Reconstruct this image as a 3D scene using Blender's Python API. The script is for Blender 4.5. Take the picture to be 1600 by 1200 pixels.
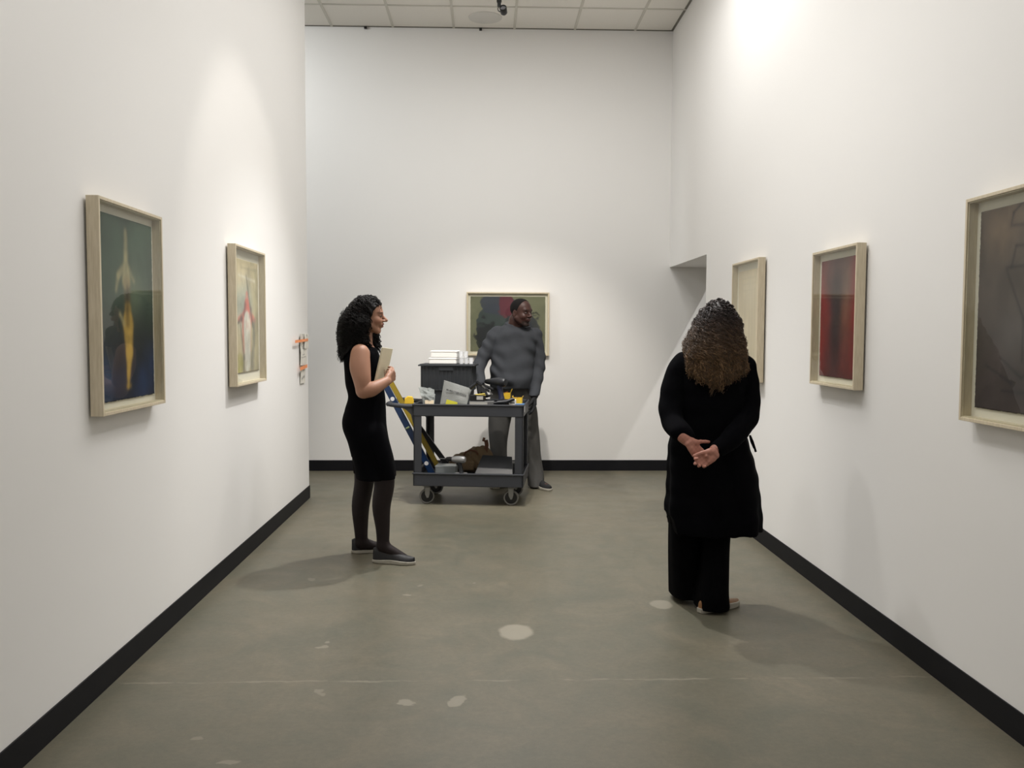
import bpy, bmesh, math, random
import numpy as np
from mathutils import Vector, Matrix, Euler
random.seed(7); RNG = np.random.RandomState(7)
for o in list(bpy.data.objects): bpy.data.objects.remove(o)
scene = bpy.context.scene
C = scene.collection

# ------------------------------------------------------------------ camera
H = 1.42; FPX = 1376.7; PITCH, YAW, ROLL = 0.059, 0.029, 0.004
def cam_axes():
    cp, sp, cy, sy = math.cos(PITCH), math.sin(PITCH), math.cos(YAW), math.sin(YAW)
    f = Vector((sy*cp, cy*cp, -sp)); rt = Vector((cy, -sy, 0)); up = rt.cross(f)
    r2 = rt*math.cos(ROLL) + up*math.sin(ROLL); u2 = up*math.cos(ROLL) - rt*math.sin(ROLL)
    return f, r2, u2
CF, CR, CU = cam_axes()
cd = bpy.data.cameras.new('camera'); cam = bpy.data.objects.new('camera', cd); C.objects.link(cam)
cd.sensor_width = 36; cd.lens = FPX/1600*36; cd.clip_start = 0.05
cam.matrix_world = Matrix(((CR.x, CU.x, -CF.x, 0), (CR.y, CU.y, -CF.y, 0), (CR.z, CU.z, -CF.z, H), (0, 0, 0, 1)))
scene.camera = cam
def at(px, py, Y):
    """world point seen at a photo pixel, at depth Y along the room"""
    d = CF + CR*((px-800)/FPX) - CU*((py-600)/FPX)
    t = Y/d.y
    return Vector((d.x*t, Y, H + d.z*t))

# ------------------------------------------------------------------ render look, world, lights
scene.view_settings.view_transform = 'Standard'
scene.view_settings.look = 'None'
scene.view_settings.gamma = 1
scene.view_settings.use_curve_mapping = False
scene.view_settings.exposure = -0.55
w = bpy.data.worlds.new('world'); scene.world = w; w.use_nodes = True
w.node_tree.nodes['Background'].inputs[0].default_value = (0.5, 0.5, 0.5, 1)
w.node_tree.nodes['Background'].inputs[1].default_value = 0.02

XL, XR, YB, YL, ZC, ZB = -1.509, 1.859, 8.965, 7.494, 4.435, 0.109
OY, OZ = 7.454, 2.082
def spot(name, loc, aim, power, angle, blend=0.6, color=(1, .93, .84), size=0.06):
    l = bpy.data.lights.new(name, 'SPOT'); l.energy = power; l.spot_size = math.radians(angle)
    l.spot_blend = blend; l.color = color; l.shadow_soft_size = size
    o = bpy.data.objects.new(name, l); C.objects.link(o); o.location = loc
    o.rotation_euler = (Vector(aim)-Vector(loc)).to_track_quat('-Z', 'Y').to_euler()
    return o
def area(name, loc, aim, power, sx, sy, color=(1, .96, .9)):
    l = bpy.data.lights.new(name, 'AREA'); l.energy = power; l.shape = 'RECTANGLE'; l.size = sx; l.size_y = sy
    l.color = color
    o = bpy.data.objects.new(name, l); C.objects.link(o); o.location = loc
    o.rotation_euler = (Vector(aim)-Vector(loc)).to_track_quat('-Z', 'Y').to_euler()
    return o
WARM = (1, .94, .865); NEUT = (1, .99, .975); COOL = (.96, .99, 1.0)
spot('track_and_fill_spot', (0.45, 5.0, 4.30), (XL, 5.75, 1.35), 90, 52, .40, WARM, .05)
spot('track_and_fill_spot', (1.0, 6.1, 4.33), (1.35, 6.6, 2.0), 58, 168, .6, NEUT, .04)
spot('track_and_fill_spot', (0.05, 6.35, 4.32), (-0.12, 5.7, 0.0), 640, 80, .8, NEUT, .05)
spot('track_and_fill_spot', (0.2, 5.5, 4.30), (0.2, 8.74, 0.0), 520, 50, .6, WARM, .05)
spot('track_and_fill_spot', (0.3, 2.6, 4.30), (XL, 3.0, 1.2), 80, 80, 1.0, NEUT, .08)  # unseen wash spot, added to brighten the near left wall
spot('track_and_fill_spot', (-0.3, 3.2, 4.30), (XR, 3.6, 1.1), 110, 80, 1.0, NEUT, .08)  # unseen wash spot, added to brighten the near right wall
spot('track_and_fill_spot', (0.75, 4.9, 4.33), (1.3, 5.3, 2.0), 24, 165, .8, NEUT, .08)  # unseen flood, added to spread the bright area on the right wall
spot('track_and_fill_spot', (0.95, 4.4, 4.30), (XL, 4.9, 0.55), 95, 74, 1.0, NEUT, .10)  # added fill spot, unseen, lifts the lower left wall
spot('track_and_fill_spot', (-0.65, 5.2, 4.30), (XR, 4.7, 0.55), 95, 74, 1.0, NEUT, .10)  # added fill spot, unseen, lifts the lower right wall
spot('track_and_fill_spot', (0.95, 1.7, 4.30), (XL, 2.2, 0.6), 60, 80, 1.0, NEUT, .10)  # extra unseen spot added to fill the lower left wall nearer the camera
spot('track_and_fill_spot', (-0.65, 2.3, 4.30), (XR, 2.3, 0.6), 60, 80, 1.0, NEUT, .10)  # extra unseen spot added to fill the lower right wall nearer the camera
spot('side_room_lamp', (3.55, 7.6, 4.35), (2.0, YB, 1.2), 330, 110, .5, NEUT, .03)
spot('side_room_lamp', (-3.2, 7.2, 4.35), (-2.2, YB, 1.6), 260, 150, .8, COOL, .1)
area('ceiling_fill_light', (0.17, 5.4, ZC-.03), (0.17, 5.4, 0), 95, 1.4, 4.4, NEUT)  # not a real panel: unseen soft fill added for ambient light
area('ceiling_fill_light', (0.17, -1.2, ZC-.03), (0.17, -1.2, 0), 48, 1.2, 4.5, NEUT)  # unseen fill added behind the camera to lift the general light

# ------------------------------------------------------------------ materials
def mat(name, col, rough=.6, metal=0, bump=0, bscale=200, var=0, vscale=30, spec=.5, coat=0, alpha=None, trans=0, attr=None, ior=None):
    m = bpy.data.materials.new(name); m.use_nodes = True
    nt = m.node_tree; n = nt.nodes; b = n['Principled BSDF']
    b.inputs['Base Color'].default_value = (*col, 1); b.inputs['Roughness'].default_value = rough
    b.inputs['Metallic'].default_value = metal; b.inputs['Specular IOR Level'].default_value = spec
    if coat: b.inputs['Coat Weight'].default_value = coat
    if trans: b.inputs['Transmission Weight'].default_value = trans
    if ior: b.inputs['IOR'].default_value = ior
    if alpha is not None: b.inputs['Alpha'].default_value = alpha
    tc = n.new('ShaderNodeTexCoord')
    src = None
    if attr:
        a = n.new('ShaderNodeAttribute'); a.attribute_name = attr; src = a.outputs['Color']
        nt.links.new(src, b.inputs['Base Color'])
    if var:
        t = n.new('ShaderNodeTexNoise'); t.inputs['Scale'].default_value = vscale; t.inputs['Detail'].default_value = 4
        nt.links.new(tc.outputs['Object'], t.inputs['Vector'])
        mr = n.new('ShaderNodeMapRange'); mr.inputs[3].default_value = 1-var; mr.inputs[4].default_value = 1+var
        nt.links.new(t.outputs['Fac'], mr.inputs[0])
        mx = n.new('ShaderNodeVectorMath'); mx.operation = 'SCALE'
        if src: nt.links.new(src, mx.inputs[0])
        else: mx.inputs[0].default_value = col
        nt.links.new(mr.outputs[0], mx.inputs['Scale']); nt.links.new(mx.outputs[0], b.inputs['Base Color'])
    if bump:
        t = n.new('ShaderNodeTexNoise'); t.inputs['Scale'].default_value = bscale; t.inputs['Detail'].default_value = 3
        nt.links.new(tc.outputs['Object'], t.inputs['Vector'])
        bp = n.new('ShaderNodeBump'); bp.inputs['Strength'].default_value = bump; bp.inputs['Distance'].default_value = .002
        nt.links.new(t.outputs['Fac'], bp.inputs['Height']); nt.links.new(bp.outputs['Normal'], b.inputs['Normal'])
    return m
def s2l(r, g, b):
    f = lambda c: (c/255/12.92 if c <= 10 else ((c/255+.055)/1.055)**2.4)
    return (f(r), f(g), f(b))
M = {}
M['wall'] = mat('white wall paint', s2l(236, 234, 231), .85, bump=.08, bscale=300, spec=.2)
M['base'] = mat('black rubber baseboard', (.005, .005, .007), .6, var=.2, vscale=6, spec=.25)
M['tile'] = mat('ceiling tile', s2l(236, 232, 224), .95, bump=.3, bscale=120, var=.03, vscale=60, spec=.1)
M['tbar'] = mat('ceiling grid bar', s2l(205, 201, 190), .6)
M['blackmetal'] = mat('black metal', (.008, .008, .008), .4, bump=.05)
M['wood'] = None
M['backing'] = mat('cream mat board', s2l(226, 219, 203), .9, bump=.1, bscale=400)
M['cleat'] = mat('dark hanging cleat', (.02, .02, .018), .8)

def wood_mat():
    m = mat('pale maple wood', s2l(196, 181, 150), .5)
    nt = m.node_tree; n = nt.nodes; b = n['Principled BSDF']
    tc = n.new('ShaderNodeTexCoord'); mp = n.new('ShaderNodeMapping'); mp.inputs['Scale'].default_value = (60, 60, 5)
    t = n.new('ShaderNodeTexNoise'); t.inputs['Scale'].default_value = 3; t.inputs['Detail'].default_value = 5
    nt.links.new(tc.outputs['Object'], mp.inputs[0]); nt.links.new(mp.outputs[0], t.inputs['Vector'])
    cr = n.new('ShaderNodeValToRGB'); cr.color_ramp.elements[0].position = .3; cr.color_ramp.elements[1].position = .7
    cr.color_ramp.elements[0].color = (*s2l(200, 186, 158), 1); cr.color_ramp.elements[1].color = (*s2l(216, 203, 178), 1)
    nt.links.new(t.outputs['Fac'], cr.inputs[0]); nt.links.new(cr.outputs[0], b.inputs['Base Color'])
    return m
M['wood'] = wood_mat()

def glass_mat(name='picture glazing', k=1.0):
    m = bpy.data.materials.new(name); m.use_nodes = True
    nt = m.node_tree; n = nt.nodes; n.remove(n['Principled BSDF'])
    tr = n.new('ShaderNodeBsdfTransparent'); tr.inputs[0].default_value = (.97, .98, .97, 1)
    gl = n.new('ShaderNodeBsdfGlossy'); gl.inputs['Roughness'].default_value = .01
    fr = n.new('ShaderNodeFresnel'); fr.inputs[0].default_value = 1.5
    mu = n.new('ShaderNodeMath'); mu.operation = 'MULTIPLY'; mu.inputs[1].default_value = k; mu.use_clamp = True
    mx = n.new('ShaderNodeMixShader')
    ge = n.new('ShaderNodeNewGeometry'); fc = n.new('ShaderNodeMath'); fc.operation = 'SUBTRACT'; fc.inputs[0].default_value = 1
    nt.links.new(ge.outputs['Backfacing'], fc.inputs[1]); m2 = n.new('ShaderNodeMath'); m2.operation = 'MULTIPLY'
    nt.links.new(fr.outputs[0], mu.inputs[0]); nt.links.new(mu.outputs[0], m2.inputs[0]); nt.links.new(fc.outputs[0], m2.inputs[1])
    nt.links.new(m2.outputs[0], mx.inputs[0])
    nt.links.new(tr.outputs[0], mx.inputs[1]); nt.links.new(gl.outputs[0], mx.inputs[2])
    nt.links.new(mx.outputs[0], n['Material Output'].inputs[0])
    return m
M['glass'] = glass_mat(k=.6)

def floor_mat():
    m = bpy.data.materials.new('sealed concrete'); m.use_nodes = True
    nt = m.node_tree; n = nt.nodes; b = n['Principled BSDF']; L = nt.links.new
    tc = n.new('ShaderNodeTexCoord')
    def noise(scale, detail=5, rough=.55, dist=0):
        t = n.new('ShaderNodeTexNoise'); t.inputs['Scale'].default_value = scale; t.inputs['Detail'].default_value = detail
        t.inputs['Roughness'].default_value = rough; t.inputs['Distortion'].default_value = dist
        L(tc.outputs['Object'], t.inputs['Vector']); return t.outputs['Fac']
    def ramp(src, stops):
        cr = n.new('ShaderNodeValToRGB'); e = cr.color_ramp.elements
        while len(e) < len(stops): e.new(.5)
        for i, (p, c) in enumerate(stops): e[i].position = p; e[i].color = (*c, 1)
        L(src, cr.inputs[0]); return cr.outputs[0]
    def mix(f, a, c, mode='MIX'):
        x = n.new('ShaderNodeMix'); x.data_type = 'RGBA'; x.blend_type = mode
        if isinstance(f, float): x.inputs[0].default_value = f
        else: L(f, x.inputs[0])
        for s, i in ((a, 6), (c, 7)):
            if isinstance(s, tuple): x.inputs[i].default_value = (*s, 1)
            else: L(s, x.inputs[i])
        return x.outputs[2]
    col = ramp(noise(.9, 6, .6, .6), [(.3, s2l(92, 90, 76)), (.5, s2l(103, 98, 83)), (.7, s2l(115, 107, 90))])
    col = mix(.5, col, ramp(noise(3.2, 8, .65, 1.2), [(.32, s2l(86, 88, 76)), (.55, s2l(104, 99, 84)), (.75, s2l(122, 113, 95))]))
    col = mix(.35, col, ramp(noise(40, 6, .7), [(.3, (.62, .62, .62)), (.7, (1.3, 1.3, 1.3))]), 'MULTIPLY')
    col = mix(.3, col, ramp(noise(260, 3, .7), [(.35, (.7, .7, .7)), (.65, (1.25, 1.25, 1.25))]), 'MULTIPLY')
    # pale patches: (x, y, rx, ry, strength)
    wn = n.new('ShaderNodeTexNoise'); wn.inputs['Scale'].default_value = 9; wn.inputs['Detail'].default_value = 4
    L(tc.outputs['Object'], wn.inputs['Vector'])
    off = n.new('ShaderNodeVectorMath'); off.operation = 'SUBTRACT'; L(wn.outputs['Color'], off.inputs[0]); off.inputs[1].default_value = (.5, .5, .5)
    def wob(k):
        sc = n.new('ShaderNodeVectorMath'); sc.operation = 'SCALE'; sc.inputs['Scale'].default_value = k; L(off.outputs[0], sc.inputs[0])
        ad = n.new('ShaderNodeVectorMath'); ad.operation = 'ADD'; L(tc.outputs['Object'], ad.inputs[0]); L(sc.outputs[0], ad.inputs[1])
        return ad.outputs[0]
    w1, w2 = wob(.05), wob(.14)
    for (x, y, rx, ry, st, ww) in FLOOR_SPOTS:
        a = n.new('ShaderNodeVectorMath'); a.operation = 'SUBTRACT'; L(w1 if ww == 0 else w2, a.inputs[0]); a.inputs[1].default_value = (x, y, 0)
        d = n.new('ShaderNodeVectorMath'); d.operation = 'DIVIDE'; L(a.outputs[0], d.inputs[0]); d.inputs[1].default_value = (rx, ry, 1000)
        ln = n.new('ShaderNodeVectorMath'); ln.operation = 'LENGTH'; L(d.outputs[0], ln.inputs[0])
        mr = n.new('ShaderNodeMapRange'); mr.inputs[1].default_value = .85; mr.inputs[2].default_value = 1.08
        mr.inputs[3].default_value = st; mr.inputs[4].default_value = 0; L(ln.outputs['Value'], mr.inputs[0])
        col = mix(mr.outputs[0], col, s2l(150, 143, 128))
    # hairline crack across the floor and darker scuffs
    sp = n.new('ShaderNodeSeparateXYZ'); L(wob(.05), sp.inputs[0])
    s1 = n.new('ShaderNodeMath'); s1.operation = 'SUBTRACT'; L(sp.outputs['Y'], s1.inputs[0]); s1.inputs[1].default_value = 3.52
    s2 = n.new('ShaderNodeMath'); s2.operation = 'ABSOLUTE'; L(s1.outputs[0], s2.inputs[0])
    mr = n.new('ShaderNodeMapRange'); mr.inputs[1].default_value = .003; mr.inputs[2].default_value = .009; mr.inputs[3].default_value = .55; mr.inputs[4].default_value = 0
    L(s2.outputs[0], mr.inputs[0])
    mk = ramp(noise(5, 3, .6), [(.42, (0, 0, 0)), (.56, (1, 1, 1))])
    mm = n.new('ShaderNodeMath'); mm.operation = 'MULTIPLY'; L(mr.outputs[0], mm.inputs[0]); L(mk, mm.inputs[1])
    col = mix(mm.outputs[0], col, s2l(140, 133, 118))
    L(col, b.inputs['Base Color'])
    rr = n.new('ShaderNodeMapRange'); rr.inputs[3].default_value = .34; rr.inputs[4].default_value = .52
    L(noise(5, 5), rr.inputs[0]); L(rr.outputs[0], b.inputs['Roughness'])
    b.inputs['Specular IOR Level'].default_value = .45
    bp = n.new('ShaderNodeBump'); bp.inputs['Strength'].default_value = .12; bp.inputs['Distance'].default_value = .003
    L(noise(60, 4), bp.inputs['Height']); L(bp.outputs[0], b.inputs['Normal'])
    return m
FLOOR_SPOTS = [(.141, 4.10, .083, .11, .8, 0), (.915, 4.51, .058, .075, .6, 0),
    (-.302, 3.305, .042, .028, .6, 1), (-.109, 3.32, .028, .045, .6, 1), (-.416, 4.684, .022, .018, .6, 1),
    (-.36, 4.87, .014, .02, .4, 1), (-.07, 4.93, .012, .018, .4, 1), (-.74, 3.99, .018, .03, .5, 1), (-.745, 3.9, .02, .02, .5, 1),
    (-.66, 3.43, .022, .018, .4, 1), (-.64, 3.40, .018, .02, .35, 1), (-1.02, 3.03, .02, .02, .35, 1), (-.84, 2.84, .04, .03, .45, 1),
    (-1.0, 5.0, .02, .03, .35, 1)]
M['floor'] = floor_mat()

# ------------------------------------------------------------------ object helpers
def link(name, me, m=None, parent=None, local=False, smooth=False):
    """link a mesh as ONE object; world-space vertices are moved into the parent's space unless local"""
    o = bpy.data.objects.new(name, me); C.objects.link(o)
    if m is not None: me.materials.append(m)
    if parent is not None:
        if not local:
            par = parent; off = Vector((0, 0, 0))
            while par is not None: off += par.location; par = par.parent
            me.transform(Matrix.Translation(-off))
        o.parent = parent
    if smooth: me.polygons.foreach_set('use_smooth', [True]*len(me.polygons))
    return o
def recenter(o, base=None):
    """put a single-mesh thing's origin at its base"""
    me = o.data; co = np.empty(len(me.vertices)*3, np.float32); me.vertices.foreach_get('co', co); co = co.reshape(-1, 3)
    c = Vector(((co[:, 0].min()+co[:, 0].max())/2, (co[:, 1].min()+co[:, 1].max())/2, co[:, 2].min())) if base is None else Vector(base)
    me.transform(Matrix.Translation(-c)); o.location = c
    return o
def tag(o, label=None, cat=None, group=None, kind=None):
    if label: o['label'] = label
    if cat: o['category'] = cat
    if group: o['group'] = group
    if kind: o['kind'] = kind
    return o
def empty(name, loc, rz=0, label=None, cat=None, group=None):
    o = bpy.data.objects.new(name, None); C.objects.link(o); o.location = loc; o.rotation_euler = (0, 0, rz)
    o.empty_display_size = .05
    return tag(o, label, cat, group)

class MB:
    """collects bevelled boxes, tubes, lathes and prisms into one mesh"""
    def __init__(s): s.bm = bmesh.new()
    def _merge(s, b, mtx=None):
        if mtx is not None: bmesh.ops.transform(b, matrix=mtx, verts=b.verts)
        me = bpy.data.meshes.new('t'); b.to_mesh(me); b.free(); s.bm.from_mesh(me); bpy.data.meshes.remove(me); return s
    def box(s, lo, hi, bev=0, mtx=None, seg=2):
        b = bmesh.new(); lo = Vector(lo); hi = Vector(hi)
        bmesh.ops.create_cube(b, size=1); d = hi-lo
        for v in b.verts: v.co = Vector((v.co.x*d.x, v.co.y*d.y, v.co.z*d.z)) + (lo+hi)/2
        if bev: bmesh.ops.bevel(b, geom=b.edges[:], offset=min(bev, min(abs(d.x), abs(d.y), abs(d.z))*.45), segments=seg, affect='EDGES', profile=.5)
        return s._merge(b, mtx)
    def tube(s, pts, r, n=12, caps=True, mtx=None):
        pts = [Vector(p) for p in pts]; rs = r if isinstance(r, (list, tuple)) else [r]*len(pts)
        b = bmesh.new(); rings = []; nrm = None
        for i, p in enumerate(pts):
            t = (pts[min(i+1, len(pts)-1)]-pts[max(i-1, 0)]).normalized()
            if nrm is None: nrm = t.orthogonal().normalized()
            nrm = (nrm - t*nrm.dot(t)).normalized(); bi = t.cross(nrm)
            rings.append([b.verts.new(p + (nrm*math.cos(a)+bi*math.sin(a))*rs[i]) for a in [2*math.pi*k/n for k in range(n)]])
        for i in range(len(rings)-1):
            for k in range(n): b.faces.new((rings[i][k], rings[i][(k+1) % n], rings[i+1][(k+1) % n], rings[i+1][k]))
        if caps: b.faces.new(rings[0][::-1]); b.faces.new(rings[-1])
        return s._merge(b, mtx)
    def lathe(s, prof, n=32, mtx=None):
        b = bmesh.new(); rings = []
        for (r, z) in prof:
            rings.append([b.verts.new((r*math.cos(2*math.pi*k/n), r*math.sin(2*math.pi*k/n), z)) for k in range(n)])
        for i in range(len(rings)-1):
            for k in range(n): b.faces.new((rings[i][k], rings[i][(k+1) % n], rings[i+1][(k+1) % n], rings[i+1][k]))
        if prof[0][0] > 1e-5: b.faces.new(rings[0][::-1])
        if prof[-1][0] > 1e-5: b.faces.new(rings[-1])
        bmesh.ops.remove_doubles(b, verts=b.verts, dist=1e-6)
        return s._merge(b, mtx)
    def prism(s, poly, z0, z1, bev=0, mtx=None):
        b = bmesh.new(); a = [b.verts.new((x, y, z0)) for x, y in poly]; c = [b.verts.new((x, y, z1)) for x, y in poly]
        n = len(poly); b.faces.new(a[::-1]); b.faces.new(c)
        for k in range(n): b.faces.new((a[k], a[(k+1) % n], c[(k+1) % n], c[k]))
        bmesh.ops.recalc_face_normals(b, faces=b.faces)
        if bev: bmesh.ops.bevel(b, geom=b.edges[:], offset=bev, segments=2, affect='EDGES', profile=.5)
        return s._merge(b, mtx)
    def build(s, name, m, parent=None, local=True, smooth=False, angle=40):
        me = bpy.data.meshes.new(name); bmesh.ops.recalc_face_normals(s.bm, faces=s.bm.faces); s.bm.to_mesh(me); s.bm.free()
        o = link(name, me, m, parent, local)
        if smooth:
            me.polygons.foreach_set('use_smooth', [True]*len(me.polygons))
            try: me.set_sharp_from_angle(angle=math.radians(angle))
            except Exception: pass
        return o
def T(x, y, z): return Matrix.Translation((x, y, z))
def Rz(a): return Matrix.Rotation(a, 4, 'Z')
def Rx(a): return Matrix.Rotation(a, 4, 'X')
def Ry(a): return Matrix.Rotation(a, 4, 'Y')
def frame_mtx(o, x, y, z):
    return Matrix(((x[0], y[0], z[0], o[0]), (x[1], y[1], z[1], o[1]), (x[2], y[2], z[2], o[2]), (0, 0, 0, 1)))

# ------------------------------------------------------------------ room shell
def struct(name, mb, m):
    o = mb.build(name, m); o['kind'] = 'structure'; return o
Y0 = -5.0; XLL = -5.2; XRR = 5.6; Y2 = 3.2; TW = .5
struct('floor', MB().box((XLL-.2, Y0-.2, -.1), (XRR+.2, YB+.2, 0)), M['floor'])
struct('ceiling', MB().box((XLL-.2, Y0-.2, ZC), (XRR+.2, YB+.2, ZC+.1)), M['tile'])
struct('wall_left', MB().box((XL-.25, Y0, 0), (XL, YL, ZC)), M['wall'])
struct('wall_back', MB().box((XLL, YB, 0), (XRR, YB+.2, ZC)), M['wall'])
wr = MB().box((XR, Y0, 0), (XR+TW, OY, ZC)).box((XR, OY, OZ), (XR+TW, YB, ZC))
struct('wall_right', wr, M['wall'])
struct('wall_front', MB().box((XL-.25, Y0-.2, 0), (XR+TW, Y0, ZC)), M['wall'])
struct('wall_left_alcove', MB().box((XLL-.2, Y2, 0), (XLL, YB, ZC)).box((XLL, Y2-.2, 0), (XL-.25, Y2, ZC)), M['wall'])
struct('wall_right_alcove', MB().box((XRR, Y2, 0), (XRR+.2, YB, ZC)).box((XR+TW, Y2-.2, 0), (XRR, Y2, ZC)), M['wall'])
bt = .007
struct('baseboard_left', MB().box((XL, Y0, 0), (XL+bt, YL+bt, ZB), .002).box((XL-.25, YL, 0), (XL, YL+bt, ZB), .002), M['base'])
struct('baseboard_right', MB().box((XR-bt, Y0, 0), (XR, OY+bt, ZB), .002).box((XR, OY, 0), (XR+TW, OY+bt, ZB), .002), M['base'])
struct('baseboard_back', MB().box((XLL, YB-bt, 0), (XRR, YB, ZB), .002), M['base'])
g = MB()
xs = [-1.539+.603*k for k in range(-6, 12)]
for x in xs: g.box((x-.012, Y0, ZC-.006), (x+.012, YB, ZC+.002), .001)
for k in range(0, 24):
    y = 8.374-.603*k
    if y > Y0: g.box((XLL, y-.012, ZC-.0055), (XRR, y+.012, ZC+.002), .001)
struct('trim_1', g, M['tbar'])
struct('trim_2', MB().box((XL-.3, YB-.022, ZC-.004), (XR, YB, ZC+.001)).box((XR-.022, Y0, ZC-.004), (XR, YB, ZC+.001)).box((XL, Y0, ZC-.004), (XL+.022, YL, ZC+.001)), mat('shadow line angle', s2l(120, 116, 106), .7))
# ------------------------------------------------------------------ framed pictures
def paint_mesh(name, w, h, nx, ny, fn):
    """flat sheet in local x (width) / z (height), coloured by fn(u, v), u left to right, v bottom to top"""
    u = np.linspace(0, 1, nx+1); v = np.linspace(0, 1, ny+1)
    U, V = np.meshgrid(u, v, indexing='ij')
    rag = .0018
    X = (U-.5)*w; Z = V*h; Yy = np.zeros_like(X)
    X = X + (U == 0)*RNG.uniform(-rag, rag, U.shape) + (U == 1)*RNG.uniform(-rag, rag, U.shape)
    Z = Z + (V == 0)*RNG.uniform(-rag, rag, U.shape)
    co = np.stack([X, Yy, Z], -1).reshape(-1, 3)
    idx = np.arange((nx+1)*(ny+1)).reshape(nx+1, ny+1)
    q = np.stack([idx[:-1, :-1], idx[1:, :-1], idx[1:, 1:], idx[:-1, 1:]], -1).reshape(-1, 4)
    me = np_mesh(name, co, q)
    col = np.clip(fn(U, V), 0, 1).reshape(-1, 3)
    add_col(me, col)
    return me
def np_mesh(name, co, q):
    me = bpy.data.meshes.new(name)
    me.vertices.add(len(co)); me.vertices.foreach_set('co', np.ascontiguousarray(co, np.float32).ravel())
    me.loops.add(q.size); me.loops.foreach_set('vertex_index', np.ascontiguousarray(q, np.int32).ravel())
    me.polygons.add(len(q)); me.polygons.foreach_set('loop_start', np.arange(0, q.size, q.shape[1], dtype=np.int32))
    me.update(calc_edges=True); me.validate()
    return me
def add_col(me, col):
    a = me.color_attributes.new('Col', 'FLOAT_COLOR', 'POINT')
    a.data.foreach_set('color', np.concatenate([col, np.ones((len(col), 1))], 1).astype(np.float32).ravel())
def vnoise(U, V, s, seed, oct=4, aspect=1.0):
    """smooth value noise 0..1"""
    r = np.random.RandomState(seed); out = np.zeros_like(U); amp = 1; tot = 0
    for o in range(oct):
        n = int(max(2, s*2**o)); G = r.rand(n+2, int(n*aspect)+3)
        x = U*n; y = V*n*aspect; i = np.floor(x).astype(int); j = np.floor(y).astype(int)
        fx = x-i; fy = y-j; fx = fx*fx*(3-2*fx); fy = fy*fy*(3-2*fy)
        i = np.clip(i, 0, n); j = np.clip(j, 0, G.shape[1]-2)
        out += amp*((G[i, j]*(1-fx)+G[i+1, j]*fx)*(1-fy)+(G[i, j+1]*(1-fx)+G[i+1, j+1]*fx)*fy); tot += amp; amp *= .55
    return np.clip((out/tot-.5)*1.8+.5, 0, 1)
def L3(r, g, b): return np.array(s2l(r, g, b))
def blend(c, m, col): m = np.clip(m, 0, 1)[..., None]; return c*(1-m)+np.array(col)*m
def soft(d, w): return 1/(1+np.exp(np.clip(d/w, -30, 30)))
def seg(U, V, a, b, r1, r2, asp=1.3):
    ax, ay = a; bx, by = b; ay *= asp; by *= asp; y = V*asp
    dx, dy = bx-ax, by-ay; t = np.clip(((U-ax)*dx+(y-ay)*dy)/(dx*dx+dy*dy), 0, 1)
    return np.hypot(U-ax-t*dx, y-ay-t*dy)-(r1+t*(r2-r1))
def ell(U, V, c, rx, ry): return (np.hypot((U-c[0])/rx, (V-c[1])/ry)-1)*min(rx, ry)

def art_green(U, V):
    n = vnoise(U, V, 4, 1, 6); n2 = vnoise(U, V, 9, 2, 4)
    c = np.zeros(U.shape+(3,)) + L3(66, 84, 68)
    c = blend(c, soft(V-.45-.15*(n-.5), .06), L3(40, 42, 40))
    c = blend(c, soft(V-.24-.2*(n-.5), .05), L3(24, 36, 66))
    c = blend(c, soft(ell(U, V, (.13, .12), .1, .12), .03)*.7, L3(58, 80, 116))
    c = blend(c, soft(ell(U, V, (.86, .16), .12, .14), .03)*.6, L3(34, 54, 92))
    c = blend(c, soft(ell(U, V, (.5, .33), .42, .2), .03)*.5, L3(20, 22, 22))
    c = blend(c, soft(ell(U, V, (.62, .6), .12, .12), .05)*.6, L3(112, 122, 96))
    gold, pale = L3(198, 160, 74), L3(176, 164, 122)
    for a, b, r1, r2, k, cc in [((.5, .93), (.5, .80), .018, .03, .7, pale), ((.5, .80), (.5, .66), .025, .06, .9, pale),
            ((.46, .73), (.36, .68), .03, .02, .7, pale), ((.36, .68), (.32, .60), .02, .012, .5, pale), ((.55, .72), (.64, .66), .025, .012, .4, pale),
            ((.51, .64), (.52, .50), .055, .04, .35, L3(120, 84, 50)), ((.52, .50), (.52, .42), .045, .075, .8, gold),
            ((.52, .42), (.53, .26), .075, .05, 1, gold), ((.53, .26), (.51, .13), .05, .02, 1, gold),
            ((.45, .42), (.38, .47), .02, .012, .7, pale), ((.48, .07), (.54, .07), .012, .012, .5, gold), ((.51, .14), (.5, .07), .02, .014, .8, gold)]:
        c = blend(c, soft(seg(U, V, a, b, r1*1.15, r2*1.15), .008)*k*(.65+.6*n2), cc)
    c = blend(c, soft(seg(U, V, (.52, .62), (.51, .42), .02, .03), .012)*.6, L3(44, 28, 20))
    return c*(.52+.70*n[..., None])
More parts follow.
